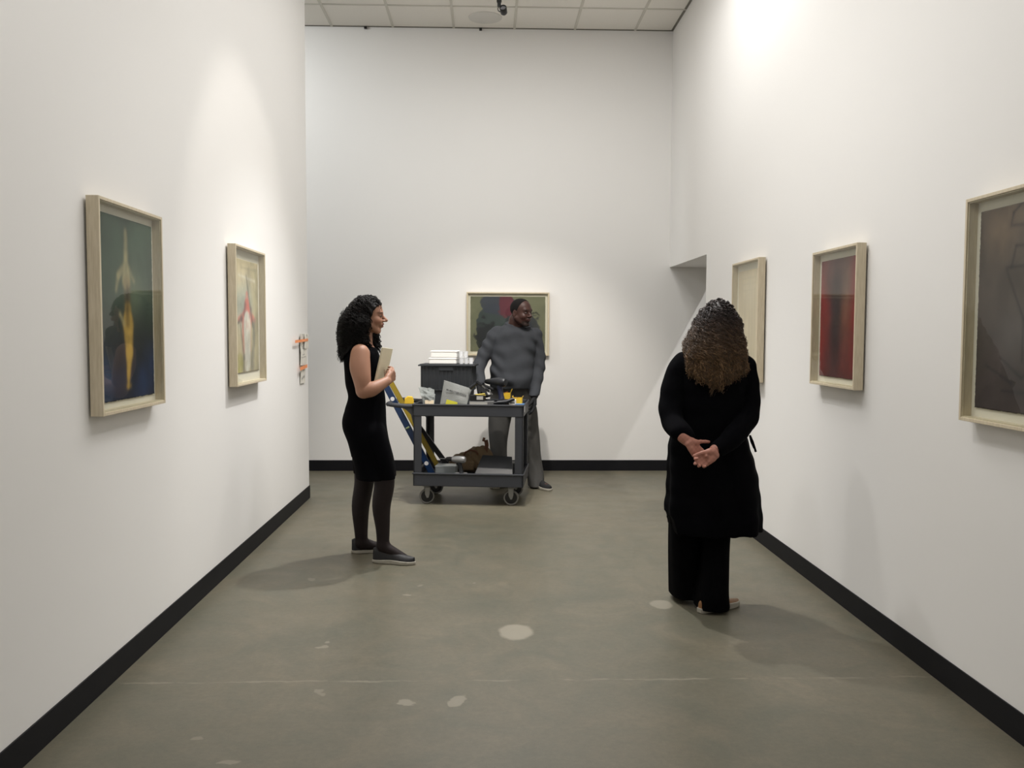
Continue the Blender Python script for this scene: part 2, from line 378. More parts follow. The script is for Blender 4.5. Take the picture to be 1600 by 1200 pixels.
def art_pink(U, V):
    n = vnoise(U, V, 5, 11, 6); n2 = vnoise(U, V, 12, 12, 4)
    c = np.zeros(U.shape+(3,)) + L3(184, 168, 132)
    c = blend(c, soft(ell(U, V, (.4, .62), .32, .22), .05)*.75, L3(176, 186, 176))
    c = blend(c, soft(ell(U, V, (.3, .84), .3, .08), .04)*.7, L3(206, 186, 150))
    c = blend(c, soft(.72-U, .04)*.45*(V < .95), L3(150, 142, 108))
    pink, white, dark = L3(206, 110, 96), L3(220, 214, 200), L3(62, 60, 56)
    for a, b, r1, r2, k, cc in [((.52, .69), (.52, .60), .035, .07, .9, pink), ((.52, .60), (.52, .50), .06, .13, 1, pink),
            ((.52, .52), (.18, .47), .06, .02, .8, pink), ((.52, .52), (.85, .47), .06, .02, .8, pink),
            ((.35, .46), (.38, .2), .03, .035, .7, pink), ((.66, .44), (.64, .2), .02, .02, .4, pink),
            ((.52, .44), (.52, .08), .1, .08, .95, white), ((.3, .93), (.9, .93), .006, .006, .3, dark),
            ((.2, .86), (.85, .83), .008, .008, .6, white), ((.5, .86), (.75, .42), .014, .02, .65, dark),
            ((.3, .48), (.16, .44), .03, .01, .8, dark), ((.82, .46), (.72, .03), .03, .05, .7, L3(110, 108, 98)),
            ((.25, .42), (.38, .12), .012, .014, .8, dark), ((.38, .14), (.36, .02), .022, .014, .7, dark),
            ((.22, .08), (.15, .02), .09, .05, .8, L3(150, 142, 60)), ((.44, .6), (.4, .52), .03, .02, .6, L3(120, 90, 90)), ((.68, .56), (.62, .5), .03, .02, .5, L3(120, 90, 90))]:
        c = blend(c, soft(seg(U, V, a, b, r1*1.4, r2*1.4), .008)*k*(.6+.7*n2), cc)
    return c*(.66+.58*n[..., None])
def art_pale(U, V):
    n = vnoise(U, V, 3, 21, 6); n2 = vnoise(U*1.0, V*.15, 30, 22, 3)
    c = np.zeros(U.shape+(3,)) + L3(206, 190, 162)
    for x in (.2, .32, .52, .66, .78):
        c = blend(c, soft(np.abs(U-x-.015*(n-.5))-.006, .006)*.3*(V > .1)*(V < .93), L3(150, 134, 110))
    for z in (.92, .8, .86): c = blend(c, soft(np.abs(V-z)-.002, .004)*.25*(U > .2)*(U < .8), L3(150, 134, 110))
    c = blend(c, soft(ell(U, V, (.5, .8), .22, .12), .06)*.4, L3(222, 212, 192))
    return c*(.9+.14*n[..., None]+.08*n2[..., None])
def art_red(U, V):
    n = vnoise(U, V, 4, 31, 6); n2 = vnoise(U, V, 10, 32, 4)
    c = np.zeros(U.shape+(3,)) + L3(118, 26, 20)
    c = blend(c, soft(ell(U, V, (.5, .93), .4, .26), .06)*.75, L3(84, 70, 66))
    c = blend(c, soft(ell(U, V, (.44, .5), .17, .42), .04)*.92, L3(38, 30, 32))
    c = blend(c, soft(ell(U, V, (.7, .62), .1, .3), .05)*.65, L3(104, 86, 66))
    c = blend(c, soft(ell(U, V, (.4, .1), .25, .13), .05)*.5, L3(80, 50, 50))
    c = blend(c, soft(V-.05, .02)*.4, L3(64, 26, 26))
    c = blend(c, soft(.9-U, .03)*.5, L3(134, 24, 20))
    return c*(.7+.6*n[..., None])*(.9+.2*n2[..., None])
def art_dark(U, V):
    n = vnoise(U, V, 4, 41, 6); n2 = vnoise(U, V, 11, 42, 4)
    c = np.zeros(U.shape+(3,)) + L3(80, 70, 64)
    c = blend(c, soft(ell(U, V, (.25, .9), .2, .12), .06)*.7, L3(124, 102, 80))
    c = blend(c, soft(V-.3-.3*(n-.5), .08)*.7, L3(56, 44, 46))
    c = blend(c, soft(ell(U, V, (.42, .38), .15, .1), .04)*.6, L3(98, 92, 90))
    c = blend(c, soft(ell(U, V, (.5, .82), .12, .1), .03)*.45, L3(112, 98, 88))
    k = L3(30, 29, 32)
    lines = [((.32, .70), (1, .70)), ((.36, .90), (.8, .88)), ((.34, .90), (.36, .96)), ((.36, .96), (.45, 1.0)), ((.5, .98), (.5, .68)), ((.4, .8), (.7, .79)),
             ((.3, .7), (.5, .45)), ((.5, .45), (.5, .25)), ((.28, .26), (.5, .17)), ((.5, .17), (.75, .3)), ((.12, .22), (.4, .14)), ((.3, .1), (.6, .1)), ((.4, .8), (.36, .7)), ((.62, .8), (.66, .7))]
    for a, b in lines: c = blend(c, soft(seg(U, V, a, b, .006, .009), .005)*.75, k)
    return c*(.72+.56*n[..., None])*(.88+.24*n2[..., None])
def art_flower(U, V):
    n = vnoise(U, V, 5, 51, 5, .8); n2 = vnoise(U, V, 9, 52, 3, .8)
    nn = vnoise(U, V, 6, 53, 4, .8); w = .10*(n-.5)+.10*(nn-.5)
    c = np.zeros(U.shape+(3,)) + L3(112, 112, 88)
    c = blend(c, soft(ell(U, V, (.46, .35), .36, .5)+w, .0022), L3(44, 48, 52))
    c = blend(c, soft(ell(U, V, (.3, .55), .17, .24)+w, .0022)*.9, L3(58, 68, 66))
    c = blend(c, soft(ell(U, V, (.42, .86), .24, .16)+w, .0022)*.95, L3(58, 62, 74))
    c = blend(c, soft(ell(U, V, (.5, .86), .1, .2)+w, .004)*.9, L3(98, 38, 50))
    c = blend(c, soft(ell(U, V, (.22, .2), .13, .3)+w, .003)*.9, L3(28, 30, 34))
    c = blend(c, soft(ell(U, V, (.8, .5), .09, .25)+w, .003)*.9, L3(42, 44, 52))
    for a, b in [((.84, .70), (.88, .71)), ((.88, .71), (.92, .66)), ((.78, .66), (.84, .70))]: c = blend(c, soft(seg(U, V, a, b, .008, .004, .74), .004), L3(24, 26, 22))
    c = blend(c, soft(np.abs(ell(U, V, (.2, .93), .06, .1))-.004, .003)*.6*(U < .2), L3(60, 62, 48))
    return c*(.8+.4*n[..., None])
M['art'] = mat('painted paper', (.5, .5, .5), .75, attr='Col', bump=.15, bscale=150)

def picture(loc, rz, w, h, d, fn, mx, mt, mbm, label, ny=150):
    """loc = wall point at the bottom centre of the frame; local +y points out of the wall... -y is the viewer side"""
    t = empty('framed_picture', loc, rz, label, 'picture', None)
    fw, gap = .013, .010
    f = MB()
    f.box((-w/2, -d, 0), (-w/2+fw, -gap, h), .0015); f.box((w/2-fw, -d, 0), (w/2, -gap, h), .0015)
    f.box((-w/2+fw, -d, 0), (w/2-fw, -gap, fw), .0015); f.box((-w/2+fw, -d, h-fw), (w/2-fw, -gap, h), .0015)
    f.build('frame', M['wood'], t)
    MB().box((-w/2+fw, -gap-.008, fw), (w/2-fw, -gap, h-fw)).build('mat_board', M['backing'], t)
    sw = .004; s = MB(); a = w/2-fw
    s.box((-a, -d+.006, fw), (-a+sw, -gap-.008, h-fw)); s.box((a-sw, -d+.006, fw), (a, -gap-.008, h-fw))
    s.box((-a+sw, -d+.006, fw), (a-sw, -gap-.008, fw+sw)); s.box((-a+sw, -d+.006, h-fw-sw), (a-sw, -gap-.008, h-fw))
    s.build('spacer', M['wood'], t)
    aw, ah = w-2*fw-2*mx, h-2*fw-mt-mbm
    me = paint_mesh('artwork', aw, ah, int(ny*aw/ah), ny, fn)
    me.transform(T(0, -gap-.0125, fw+mbm)); o = link('artwork', me, M['art'], t, True)
    md = o.modifiers.new('s', 'SOLIDIFY'); md.thickness = .0012; md.offset = 1
    MB().box((-w/2+fw+.0005, -d+.003, fw+.0005), (w/2-fw-.0005, -d+.0055, h-fw-.0005)).build('glazing', M['glass'], t)
    MB().box((-w/2+.05, -gap, .05), (w/2-.05, 0, h-.035)).build('hanging_cleat', M['cleat'], t)
    return t
D_ = .058
# left wall faces +x : local -y -> +x  => rz = +90deg ; local +x -> +y
picture((XL, 3.695, 1.093), math.pi/2, .65, .832, D_, art_green, .03, .035, .032, 'pale wood frame on the left wall, dark green and blue painting, golden figure')
picture((XL, 5.515, 1.093), math.pi/2, .685, .832, D_, art_pink, .05, .06, .06, 'pale wood frame on the left wall, light painting with a pink winged figure')
# right wall faces -x : rz = -90deg
picture((XR, 6.145, 1.088), -math.pi/2, .63, .835, D_, art_pale, .045, .05, .06, 'pale wood frame on the right wall, nearly blank cream sheet, behind the curly haired woman')
picture((XR, 4.565, 1.14), -math.pi/2, .59, .722, D_, art_red, .04, .04, .035, 'pale wood frame on the right wall, deep red painting with a dark centre')
picture((XR, 2.97, 1.092), -math.pi/2, .66, .832, D_, art_dark, .035, .04, .04, 'pale wood frame at the right edge of the photo, brown black line painting')
picture((.2155, YB, 1.18), 0, .837, .64, .05, art_flower, .028, .03, .032, 'pale wood frame on the far wall, olive green painting, behind the man', 200)

# ------------------------------------------------------------------ taped notice on the left wall
pm = mat('white paper', s2l(226, 222, 214), .8, bump=.3, bscale=30)
def notice_fn(U, V):
    n = vnoise(U, V, 5, 61, 4)
    c = np.zeros(U.shape+(3,)) + L3(222, 218, 208)
    ink = L3(90, 88, 86)
    for a, b, r in [((.3, .6), (.85, .62), .03), ((.35, .55), (.45, .53), .05), ((.86, .62), (.88, .68), .03), ((.4, .5), (.4, .4), .02), ((.55, .5), (.55, .4), .02),
                    ((.35, .34), (.6, .35), .035), ((.2, .25), (.75, .27), .02), ((.3, .97), (.7, .98), .02), ((.1, .8), (.1, .35), .02)]:
        c = blend(c, soft(seg(U, V, a, b, r, r, 2), .01)*.8*(.5+n), ink)
    return c
nt_ = empty('taped_notice', (XL, 7.2, 1.0), math.pi/2, 'narrow crumpled white paper notice on the left wall edge, held with orange tape', 'notice')
def sheet(name, w, h, x, z, yy, fn, thick=.0008, bend=.004):
    me = paint_mesh(name, w, h, 40, 70, fn)
    co = np.empty(len(me.vertices)*3, np.float32); me.vertices.foreach_get('co', co); co = co.reshape(-1, 3)
    co[:, 1] = yy + bend*np.sin(co[:, 0]*60)*.5 - bend*.5 + bend*.5*np.cos(co[:, 2]*35)
    co[:, 0] += x; co[:, 2] += z; me.vertices.foreach_set('co', co.ravel())
    o = link(name, me, M['art'], nt_, True, True); md = o.modifiers.new('s', 'SOLIDIFY'); md.thickness = thick; md.offset = 1
    return o
sheet('paper_sheet', .26, .26, .06, .14, -.010, notice_fn)
sheet('paper_sheet', .17, .115, .03, -.005, -.008, lambda U, V: notice_fn(U*.9, .2+V*.15))
sheet('paper_sheet', .15, .12, .13, .36-.085, -.020, lambda U, V: notice_fn(U, .8+V*.19))
om = mat('orange tape', s2l(236, 140, 74), .5, bump=.2)
MB().box((-.29, -.0268, .325), (.20, -.0258, .347), mtx=T(-.02, 0, .008) @ Ry(-.02)).build('tape_strip', om, nt_)
MB().box((-.14, -.0268, .112), (.14, -.0258, .14), mtx=Ry(-.05)).build('tape_strip', om, nt_)

# ------------------------------------------------------------------ ceiling hardware
t = empty('ceiling_speaker', (-.02, 8.66, ZC), 0, 'round white recessed ceiling speaker with a grey grille near the far wall', 'speaker')
MB().lathe([(.155, -.008), (.16, -.006), (.162, 0), (.0, 0)], 48).lathe([(.085, -.007), (.155, -.008), (.155, -.003), (.085, -.003)], 48).build('bezel', mat('speaker ring', s2l(214, 211, 204), .6), t, smooth=True)
MB().lathe([(0, -.0045), (.08, -.006), (.086, -.0025), (0, -.0025)], 48).build('grille', mat('speaker grille', s2l(104, 104, 98), .7, bump=.6, bscale=500), t, smooth=True)
TY = 8.02; TZ = ZC-.055
tk = empty('lighting_track', (.37, TY, TZ), 0, 'black lighting track hanging just below the ceiling tiles', 'lighting track')
MB().box((-.40, -.018, 0), (.345, .018, .034), .003).build('rail', M['blackmetal'], tk)
for x in (-.25, .25): MB().tube([(x, 0, .034), (x, 0, .055)], .006).build('hanger', M['blackmetal'], tk)
tl = empty('track_spotlight', (.105, TY, TZ-.11), 0, 'small round black spotlight hanging from the ceiling track', 'spotlight')
MB().box((-.022, -.016, .075), (.022, .016, .11), .004).box((-.016, -.012, .035), (.016, .012, .08), .004).build('adapter', M['blackmetal'], tl)
MB().tube([(-.002, 0, .04), (-.012, 0, .02), (-.008, -.005, .0), (.01, -.01, -.012)], .004, 8).build('yoke', M['blackmetal'], tl, smooth=True)
hd = T(.038, -.02, .0) @ Ry(-.35) @ Rx(math.radians(62))
MB().lathe([(0, -.045), (.018, -.045), (.03, -.03), (.032, .03), (.03, .034), (.026, .034), (.024, .02), (0, .02)], 28, mtx=hd).build('lamp_head', M['blackmetal'], tl, smooth=True)
MB().lathe([(0, .024), (.024, .0245), (.024, .021), (0, .021)], 24, mtx=hd).build('lens', mat('lamp lens', (.35, .35, .38), .15, .6), tl, smooth=True)
for px in (571, 751):
    p = at(px, 43, YB-.02); MB_ = MB().box((p.x-.013, YB-.03, ZC-.026), (p.x+.013, YB, ZC-.004), .003)
    o = MB_.build('wall_clip', M['blackmetal']); recenter(o)
    tag(o, 'tiny dark clip under the ceiling edge of the far wall, %s' % ('left one' if px < 600 else 'below the round speaker'), 'clip')
# ------------------------------------------------------------------ figures: signed-distance modelling, meshed to one surface
def V3(*a): return np.array(a, np.float64)
def axis(lo, hi, h, fine=()):
    """sample positions with finer steps inside the given (lo, hi, step) ranges"""
    out = [lo]; x = lo
    while x < hi:
        st = h
        for a, b, s in fine:
            if a <= x < b: st = min(st, s)
        x += st; out.append(x)
    return np.array(out, np.float32)
class Field:
    def __init__(s, lo, hi, h, fine=()):
        s.ax = [axis(lo[i], hi[i], h, [(f[0][i], f[1][i], f[2]) for f in fine]) for i in range(3)]
        s.D = np.full([len(a) for a in s.ax], 1.0, np.float32)
    def copy(s):
        f = Field.__new__(Field); f.ax = s.ax; f.D = s.D.copy(); return f
    def sub(s, lo, hi):
        sl = []
        for i in range(3):
            a = int(np.searchsorted(s.ax[i], lo[i])); b = int(np.searchsorted(s.ax[i], hi[i])); sl.append(slice(max(a-1, 0), min(b+1, len(s.ax[i]))))
        return tuple(sl)
    def grid(s, sl):
        return (s.ax[0][sl[0]][:, None, None], s.ax[1][sl[1]][None, :, None], s.ax[2][sl[2]][None, None, :])
    def add(s, fn, lo, hi, k=.01, mode='u', m=.03):
        lo = np.array(lo)-m-k; hi = np.array(hi)+m+k
        sl = s.sub(lo, hi); X, Y, Z = s.grid(sl)
        if min([q.stop-q.start for q in sl]) <= 0: return
        d = fn(X, Y, Z).astype(np.float32); a = s.D[sl]
        if mode == 'u':
            if k > 0: h = np.maximum(k-np.abs(a-d), 0)/k; s.D[sl] = np.minimum(a, d)-h*h*k*.25
            else: s.D[sl] = np.minimum(a, d)
        elif mode == 's':
            d = -d; h = np.maximum(k-np.abs(a-d), 0)/max(k, 1e-6); s.D[sl] = np.maximum(a, d)+h*h*k*.25
        elif mode == 'i': s.D[sl] = np.maximum(a, d)
        elif mode == 'off': s.D[sl] = a+d
    def cone(s, a, b, ra, rb, k=.01, mode='u'):
        a = np.array(a, float); b = np.array(b, float); r = max(ra, rb)
        ba = b-a; L = float(ba@ba)+1e-12
        def fn(X, Y, Z):
            x, y, z = X-a[0], Y-a[1], Z-a[2]
            t = np.clip((x*ba[0]+y*ba[1]+z*ba[2])/L, 0, 1)
            return np.sqrt((x-t*ba[0])**2+(y-t*ba[1])**2+(z-t*ba[2])**2)-(ra+t*(rb-ra))
        s.add(fn, np.minimum(a, b)-r, np.maximum(a, b)+r, k, mode)
    def chain(s, pts, rs, k=.012, mode='u', sub=6):
        P = np.array([list(p) for p in pts], float); R = np.array(rs, float)
        if len(P) > 2 and sub > 1: P, R = crs(P, sub), crs(R[:, None], sub)[:, 0]
        for i in range(len(P)-1): s.cone(P[i], P[i+1], R[i], R[i+1], k if i == 0 else .004, mode)
    def ell(s, c, r, axes=None, k=.01, mode='u'):
        c = np.array(c, float); r = np.array(r, float); A = np.eye(3) if axes is None else np.array([list(a) for a in axes], float)
        e = np.sqrt(((A.T*r)**2).sum(1)) if axes is not None else r
        def fn(X, Y, Z):
            x, y, z = X-c[0], Y-c[1], Z-c[2]
            u = (x*A[0, 0]+y*A[0, 1]+z*A[0, 2]); v = (x*A[1, 0]+y*A[1, 1]+z*A[1, 2]); w = (x*A[2, 0]+y*A[2, 1]+z*A[2, 2])
            k0 = np.sqrt((u/r[0])**2+(v/r[1])**2+(w/r[2])**2); k1 = np.sqrt((u/r[0]**2)**2+(v/r[1]**2)**2+(w/r[2]**2)**2)+1e-9
            return k0*(k0-1)/k1
        s.add(fn, c-e, c+e, k, mode)
    def loft(s, st, k=.015, n=2.3, mode='u', rip=None):
        """stations (z, cx, cy, rx, ry) from bottom to top"""
        S = np.array(sorted(st), float); S = crs(S, 8); z = S[:, 0]
        def fn(X, Y, Z):
            cx, cy, rx, ry = [np.interp(Z, z, S[:, i]) for i in (1, 2, 3, 4)]
            if rip is not None:
                th = np.arctan2((Y-cy)/ry, (X-cx)/rx); q = rip(th, Z); rx = rx*(1+q); ry = ry*(1+q)
            d = ((np.abs((X-cx)/rx)**n+np.abs((Y-cy)/ry)**n)**(1/n)-1)*np.minimum(rx, ry)
            return np.maximum(d, np.maximum(Z-z[-1], z[0]-Z))
        s.add(fn, (np.min(S[:, 1]-S[:, 3]), np.min(S[:, 2]-S[:, 4]), z[0]), (np.max(S[:, 1]+S[:, 3]), np.max(S[:, 2]+S[:, 4]), z[-1]), k, mode)
    def sample(s, P):
        idx = []; fr = []
        for i in range(3):
            a = s.ax[i]; j = np.clip(np.searchsorted(a, P[:, i])-1, 0, len(a)-2); idx.append(j); fr.append(np.clip((P[:, i]-a[j])/(a[j+1]-a[j]), 0, 1))
        i, j, k = idx; u, v, w_ = fr; D = s.D
        c = lambda a, b, e: D[i+a, j+b, k+e]
        return ((c(0, 0, 0)*(1-u)+c(1, 0, 0)*u)*(1-v)+(c(0, 1, 0)*(1-u)+c(1, 1, 0)*u)*v)*(1-w_)+((c(0, 0, 1)*(1-u)+c(1, 0, 1)*u)*(1-v)+(c(0, 1, 1)*(1-u)+c(1, 1, 1)*u)*v)*w_
    def grad(s, P, e=.006):
        g = np.stack([s.sample(P+np.eye(3)[i]*e)-s.sample(P-np.eye(3)[i]*e) for i in range(3)], 1)
        return g/(np.linalg.norm(g, axis=1, keepdims=True)+1e-9)
    def mesh(s):
        """surface nets: vertices and quads of the zero surface"""
        D = s.D; D[0] = D[-1] = 1; D[:, 0] = D[:, -1] = 1; D[:, :, 0] = D[:, :, -1] = 1
        nx, ny, nz = D.shape; ins = D < 0; A, B, E, W = [], [], [], []; quads = []
        cid = lambda i, j, k: (i*(ny-1)+j)*(nz-1)+k
        for a in range(3):
            s0 = [slice(None)]*3; s1 = [slice(None)]*3; s0[a] = slice(0, -1); s1[a] = slice(1, None)
            I, J, K = np.nonzero(ins[tuple(s0)] != ins[tuple(s1)]); d0 = D[I, J, K]
            q = [I, J, K]; q1 = [I, J, K]; q1[a] = q[a]+1; d1 = D[q1[0], q1[1], q1[2]]; t = d0/(d0-d1)
            pos = np.stack([s.ax[i][q[i]] for i in range(3)], 1).astype(np.float64); pos[:, a] += t*(s.ax[a][q[a]+1]-s.ax[a][q[a]])
            b, c = (a+1) % 3, (a+2) % 3; cells = []
            for db, dc in ((-1, -1), (0, -1), (0, 0), (-1, 0)):
                x = [I, J, K]; x[b] = x[b]+db; x[c] = x[c]+dc; cells.append(cid(*x)); A.append(cells[-1]); W.append(pos)
            Q = np.stack(cells, 1); fl = ~ins[I, J, K]; Q[fl] = Q[fl][:, ::-1]; quads.append(Q)
        A = np.concatenate(A); W = np.concatenate(W); Q = np.concatenate(quads)
        u, inv = np.unique(A, return_inverse=True); cnt = np.bincount(inv)
        co = np.stack([np.bincount(inv, W[:, i])/cnt for i in range(3)], 1)
        return co, np.searchsorted(u, Q)
def crs(P, n):
    """Catmull-Rom resampling of rows"""
    P = np.asarray(P, float); out = []
    for i in range(len(P)-1):
        p0, p1, p2, p3 = P[max(i-1, 0)], P[i], P[i+1], P[min(i+2, len(P)-1)]
        for t in np.arange(n)/n:
            out.append(.5*((2*p1)+(-p0+p2)*t+(2*p0-5*p1+4*p2-p3)*t*t+(-p0+3*p1-3*p2+p3)*t**3))
    out.append(P[-1]); return np.array(out)
def unit(v): v = np.array(v, float); return v/np.linalg.norm(v)

def head(F, c, f, u, sc=1, nose=1.0, jaw=1.0, ears=True):
    """head centred at c (eye height), facing f, up u"""
    f = unit(f); u = unit(np.array(u)-f*np.dot(u, f)); l = np.cross(u, f); c = np.array(c, float)
    p = lambda a, b, e: c+sc*(f*a+l*b+u*e); ax = (f, l, u)
    F.ell(p(-.012, 0, .035), sc*V3(.096, .076, .082), ax, .02)
    F.ell(p(.018, 0, -.03), sc*V3(.066, .062*jaw, .078), ax, .02)
    for b in (-1, 1):
        F.cone(p(-.005, .056*b*jaw, -.045), p(.052, .018*b, -.098), .020*sc, .017*sc, .02)
        F.ell(p(.055, .036*b, -.030), sc*V3(.026, .024, .022), ax, .02)
    F.cone(p(.058, -.010, -.098), p(.058, .010, -.098), .0165*sc, .0165*sc, .015)
    F.cone(p(.072, -.036, .022), p(.072, .036, .022), .012*sc, .012*sc, .02)
    for b in (-1, 1): F.ell(p(.090, .031*b, .0), sc*V3(.014, .017, .012), ax, .012, 's')
    for b in (-1, 1): F.ell(p(.070, .031*b, -.001), sc*V3(.0135, .0145, .0115), ax, .003)
    F.cone(p(.080, 0, .006), p(.087+.018*nose, 0, -.026), .0080*sc, .0115*sc, .010)
    for b in (-1, 1): F.ell(p(.087+.006*nose, .0125*b, -.031), sc*V3(.011, .008, .008), ax, .007)
    F.ell(p(.074, 0, -.058), sc*V3(.018, .027, .020), ax, .012)
    F.chain([p(.076, -.024, -.0565), p(.0885, -.008, -.0525), p(.0875, 0, -.0535), p(.0885, .008, -.0525), p(.076, .024, -.0565)], [.004*sc, .006*sc, .0055*sc, .006*sc, .004*sc], .004)
    F.chain([p(.075, -.022, -.060), p(.0855, 0, -.0655), p(.075, .022, -.060)], [.004*sc, .0075*sc, .004*sc], .004)
    F.cone(p(.094, -.020, -.0592), p(.094, .020, -.0592), .0035*sc, .0035*sc, .003, 's')
    if ears:
        for b in (-1, 1):
            F.ell(p(-.012, .076*b, -.008), sc*V3(.019, .0075, .032), (unit(f-.15*u+.35*b*-l), unit(l+.35*b*f), u), .005)
            F.ell(p(-.006, .084*b, -.004), sc*V3(.009, .006, .017), ax, .004, 's')
    return dict(c=c, f=f, l=l, u=u, s=sc)
def hand(F, W, d, n, th, curl, sc=1, thumb=(.75, .65, .25), tcurl=25, spread=6, k=.006, wrist=True, grow=0):
    """five-fingered hand. W wrist, d towards the fingers, n where the palm faces, th towards the thumb side"""
    d = unit(d); n = unit(np.array(n)-d*np.dot(n, d)); th = unit(np.array(th)-d*np.dot(th, d)-n*np.dot(th, n)); W = np.array(W, float)
    p = lambda a, b, e: W+sc*(d*a+th*b+n*e)
    kn = [(.088, .028), (.092, .009), (.087, -.011), (.077, -.029)]
    for a, b in kn: F.cone(p(.004, b*.55, 0), p(a-.004, b, 0), (.0165+grow)*sc, (.0125+grow)*sc, .010)
    F.cone(p(.03, -.024, .004), p(.055, -.026, .006), .013*sc, .011*sc, .01)
    L = [(.041, .025, .020), (.045, .029, .021), (.041, .027, .020), (.032, .021, .018)]; R = [.0088, .009, .0086, .0076]
    for i in range(4):
        a, b = kn[i]; P = p(a-.004, b, 0); ang = 0; cu = curl[i] if hasattr(curl[i], '__len__') else (curl[i], curl[i]*1.1, curl[i]*.7)
        lat = math.radians((1.5-i)*spread*.5); r = R[i]+grow
        for j in range(3):
            ang += math.radians(cu[j]); dd = d*math.cos(ang)+n*math.sin(ang); dd = unit(dd+th*math.tan(lat)*max(math.cos(ang), 0))
            Q = P+dd*L[i][j]*sc; r2 = r*.93
            F.cone(P, Q, r*sc, r2*sc, .010 if j == 0 else .002); P = Q; r = r2
    t0 = p(.022, .022, .006); td = unit(th*thumb[0]+d*thumb[1]+n*thumb[2])
    F.cone(p(.008, .010, .004), t0, (.015+grow)*sc, (.0155+grow)*sc, .01)
    ang = 0; P = t0; tn = unit(np.cross(np.cross(td, -th+.3*n), td)); r = .0125+grow
    for j, ll in enumerate((.040, .031, .024)):
        ang += math.radians((0, tcurl, tcurl*.8)[j]); dd = td*math.cos(ang)+tn*math.sin(ang); Q = P+dd*ll*sc; F.cone(P, Q, r*sc, (r-.0014)*sc, .012 if j == 0 else .003); P = Q; r -= .0014
def person_mesh(name, F, m, parent, colfn=None, smooth=True):
    co, q = F.mesh(); me = np_mesh(name, co, q)
    if colfn is not None: add_col(me, np.clip(colfn(co), 0, 1))
    return link(name, me, m, parent, smooth=smooth)
def face_paint(hd, skin, lip, brow, eyew=(.10, .085, .075), eye=True, lash=None, beard=None, beardcol=None):
    def fn(co):
        col = np.tile(np.array(skin), (len(co), 1)); r = (co-hd['c'])/hd['s']; a, b, e = r@hd['f'], r@hd['l'], r@hd['u']
        near = (np.abs(a) < .16)*(np.abs(b) < .1)*(np.abs(e) < .13)
        def put(mask, c, k=1): col[:] = col*(1-(mask*near*k)[:, None])+np.array(c)*(mask*near*k)[:, None]
        sm = lambda d, w: 1/(1+np.exp(np.clip(d/w, -30, 30)))
        put(sm(((a-.05)/.03)**2+((np.abs(b)-.04)/.025)**2+((e+.035)/.02)**2-1, .3), np.array(skin)*V3(1.12, .92, .9), .5)
        put(sm(np.hypot(b/.024, (e+.0585)/.0115)-1, .08)*(a > .07), lip, .85)
        put((np.abs(e+.0592) < .0015)*(np.abs(b) < .022)*(a > .065), np.array(lip)*.3, .8)
        ba = np.abs(b)
        put(sm(np.hypot((ba-.034)/.020, (e-.0225-.10*(ba-.034)*-1)/.0045)-1, .15)*(a > .045), brow, .85)
        if eye:
            put(sm(np.hypot((ba-.031)/.0155, (e)/.0065)-1, .1)*(a > .05), np.array(brow)*.6, .75)
            put(sm(np.hypot((ba-.031)/.0115, (e+.0005)/.0038)-1, .1)*(a > .05), eyew, .9)
            put(sm(np.hypot((ba-.031)/.005, e/.0045)-1, .1)*(a > .05), (.02, .012, .008), 1)
        if beard is not None: put(beard(a, b, e), beardcol, .8)
        return col
    return fn
def tubes_mesh(paths, radii, n=3):
    """many thin tubes in one vertex/face set; paths (S, K, 3)"""
    S, K, _ = paths.shape; t = np.gradient(paths, axis=1); t /= np.linalg.norm(t, axis=2, keepdims=True)+1e-9
    ref = np.tile(V3(.3, .2, .93), (S, K, 1)); u = np.cross(t, ref); u /= np.linalg.norm(u, axis=2, keepdims=True)+1e-9; v = np.cross(t, u)
    an = np.arange(n)*2*np.pi/n; taper = np.clip(np.minimum(1, (K-1-np.arange(K))/(K*.35)+.25), 0, 1)
    r = radii[:, None]*taper[None]
    P = paths[:, :, None]+r[..., None, None]*(u[:, :, None]*np.cos(an)[:, None]+v[:, :, None]*np.sin(an)[:, None])
    idx = np.arange(S*K*n).reshape(S, K, n)
    q = np.stack([idx[:, :-1], np.roll(idx, -1, 2)[:, :-1], np.roll(idx, -1, 2)[:, 1:], idx[:, 1:]], -1).reshape(-1, 4)
    return P.reshape(-1, 3), q
def strand_shade(count_v, n_per, seed, lo=.45, hi=1.9):
    r = np.random.RandomState(seed); S = count_v//n_per; k = lo+(hi-lo)*r.rand(S)**2.6; return np.repeat(k, n_per)
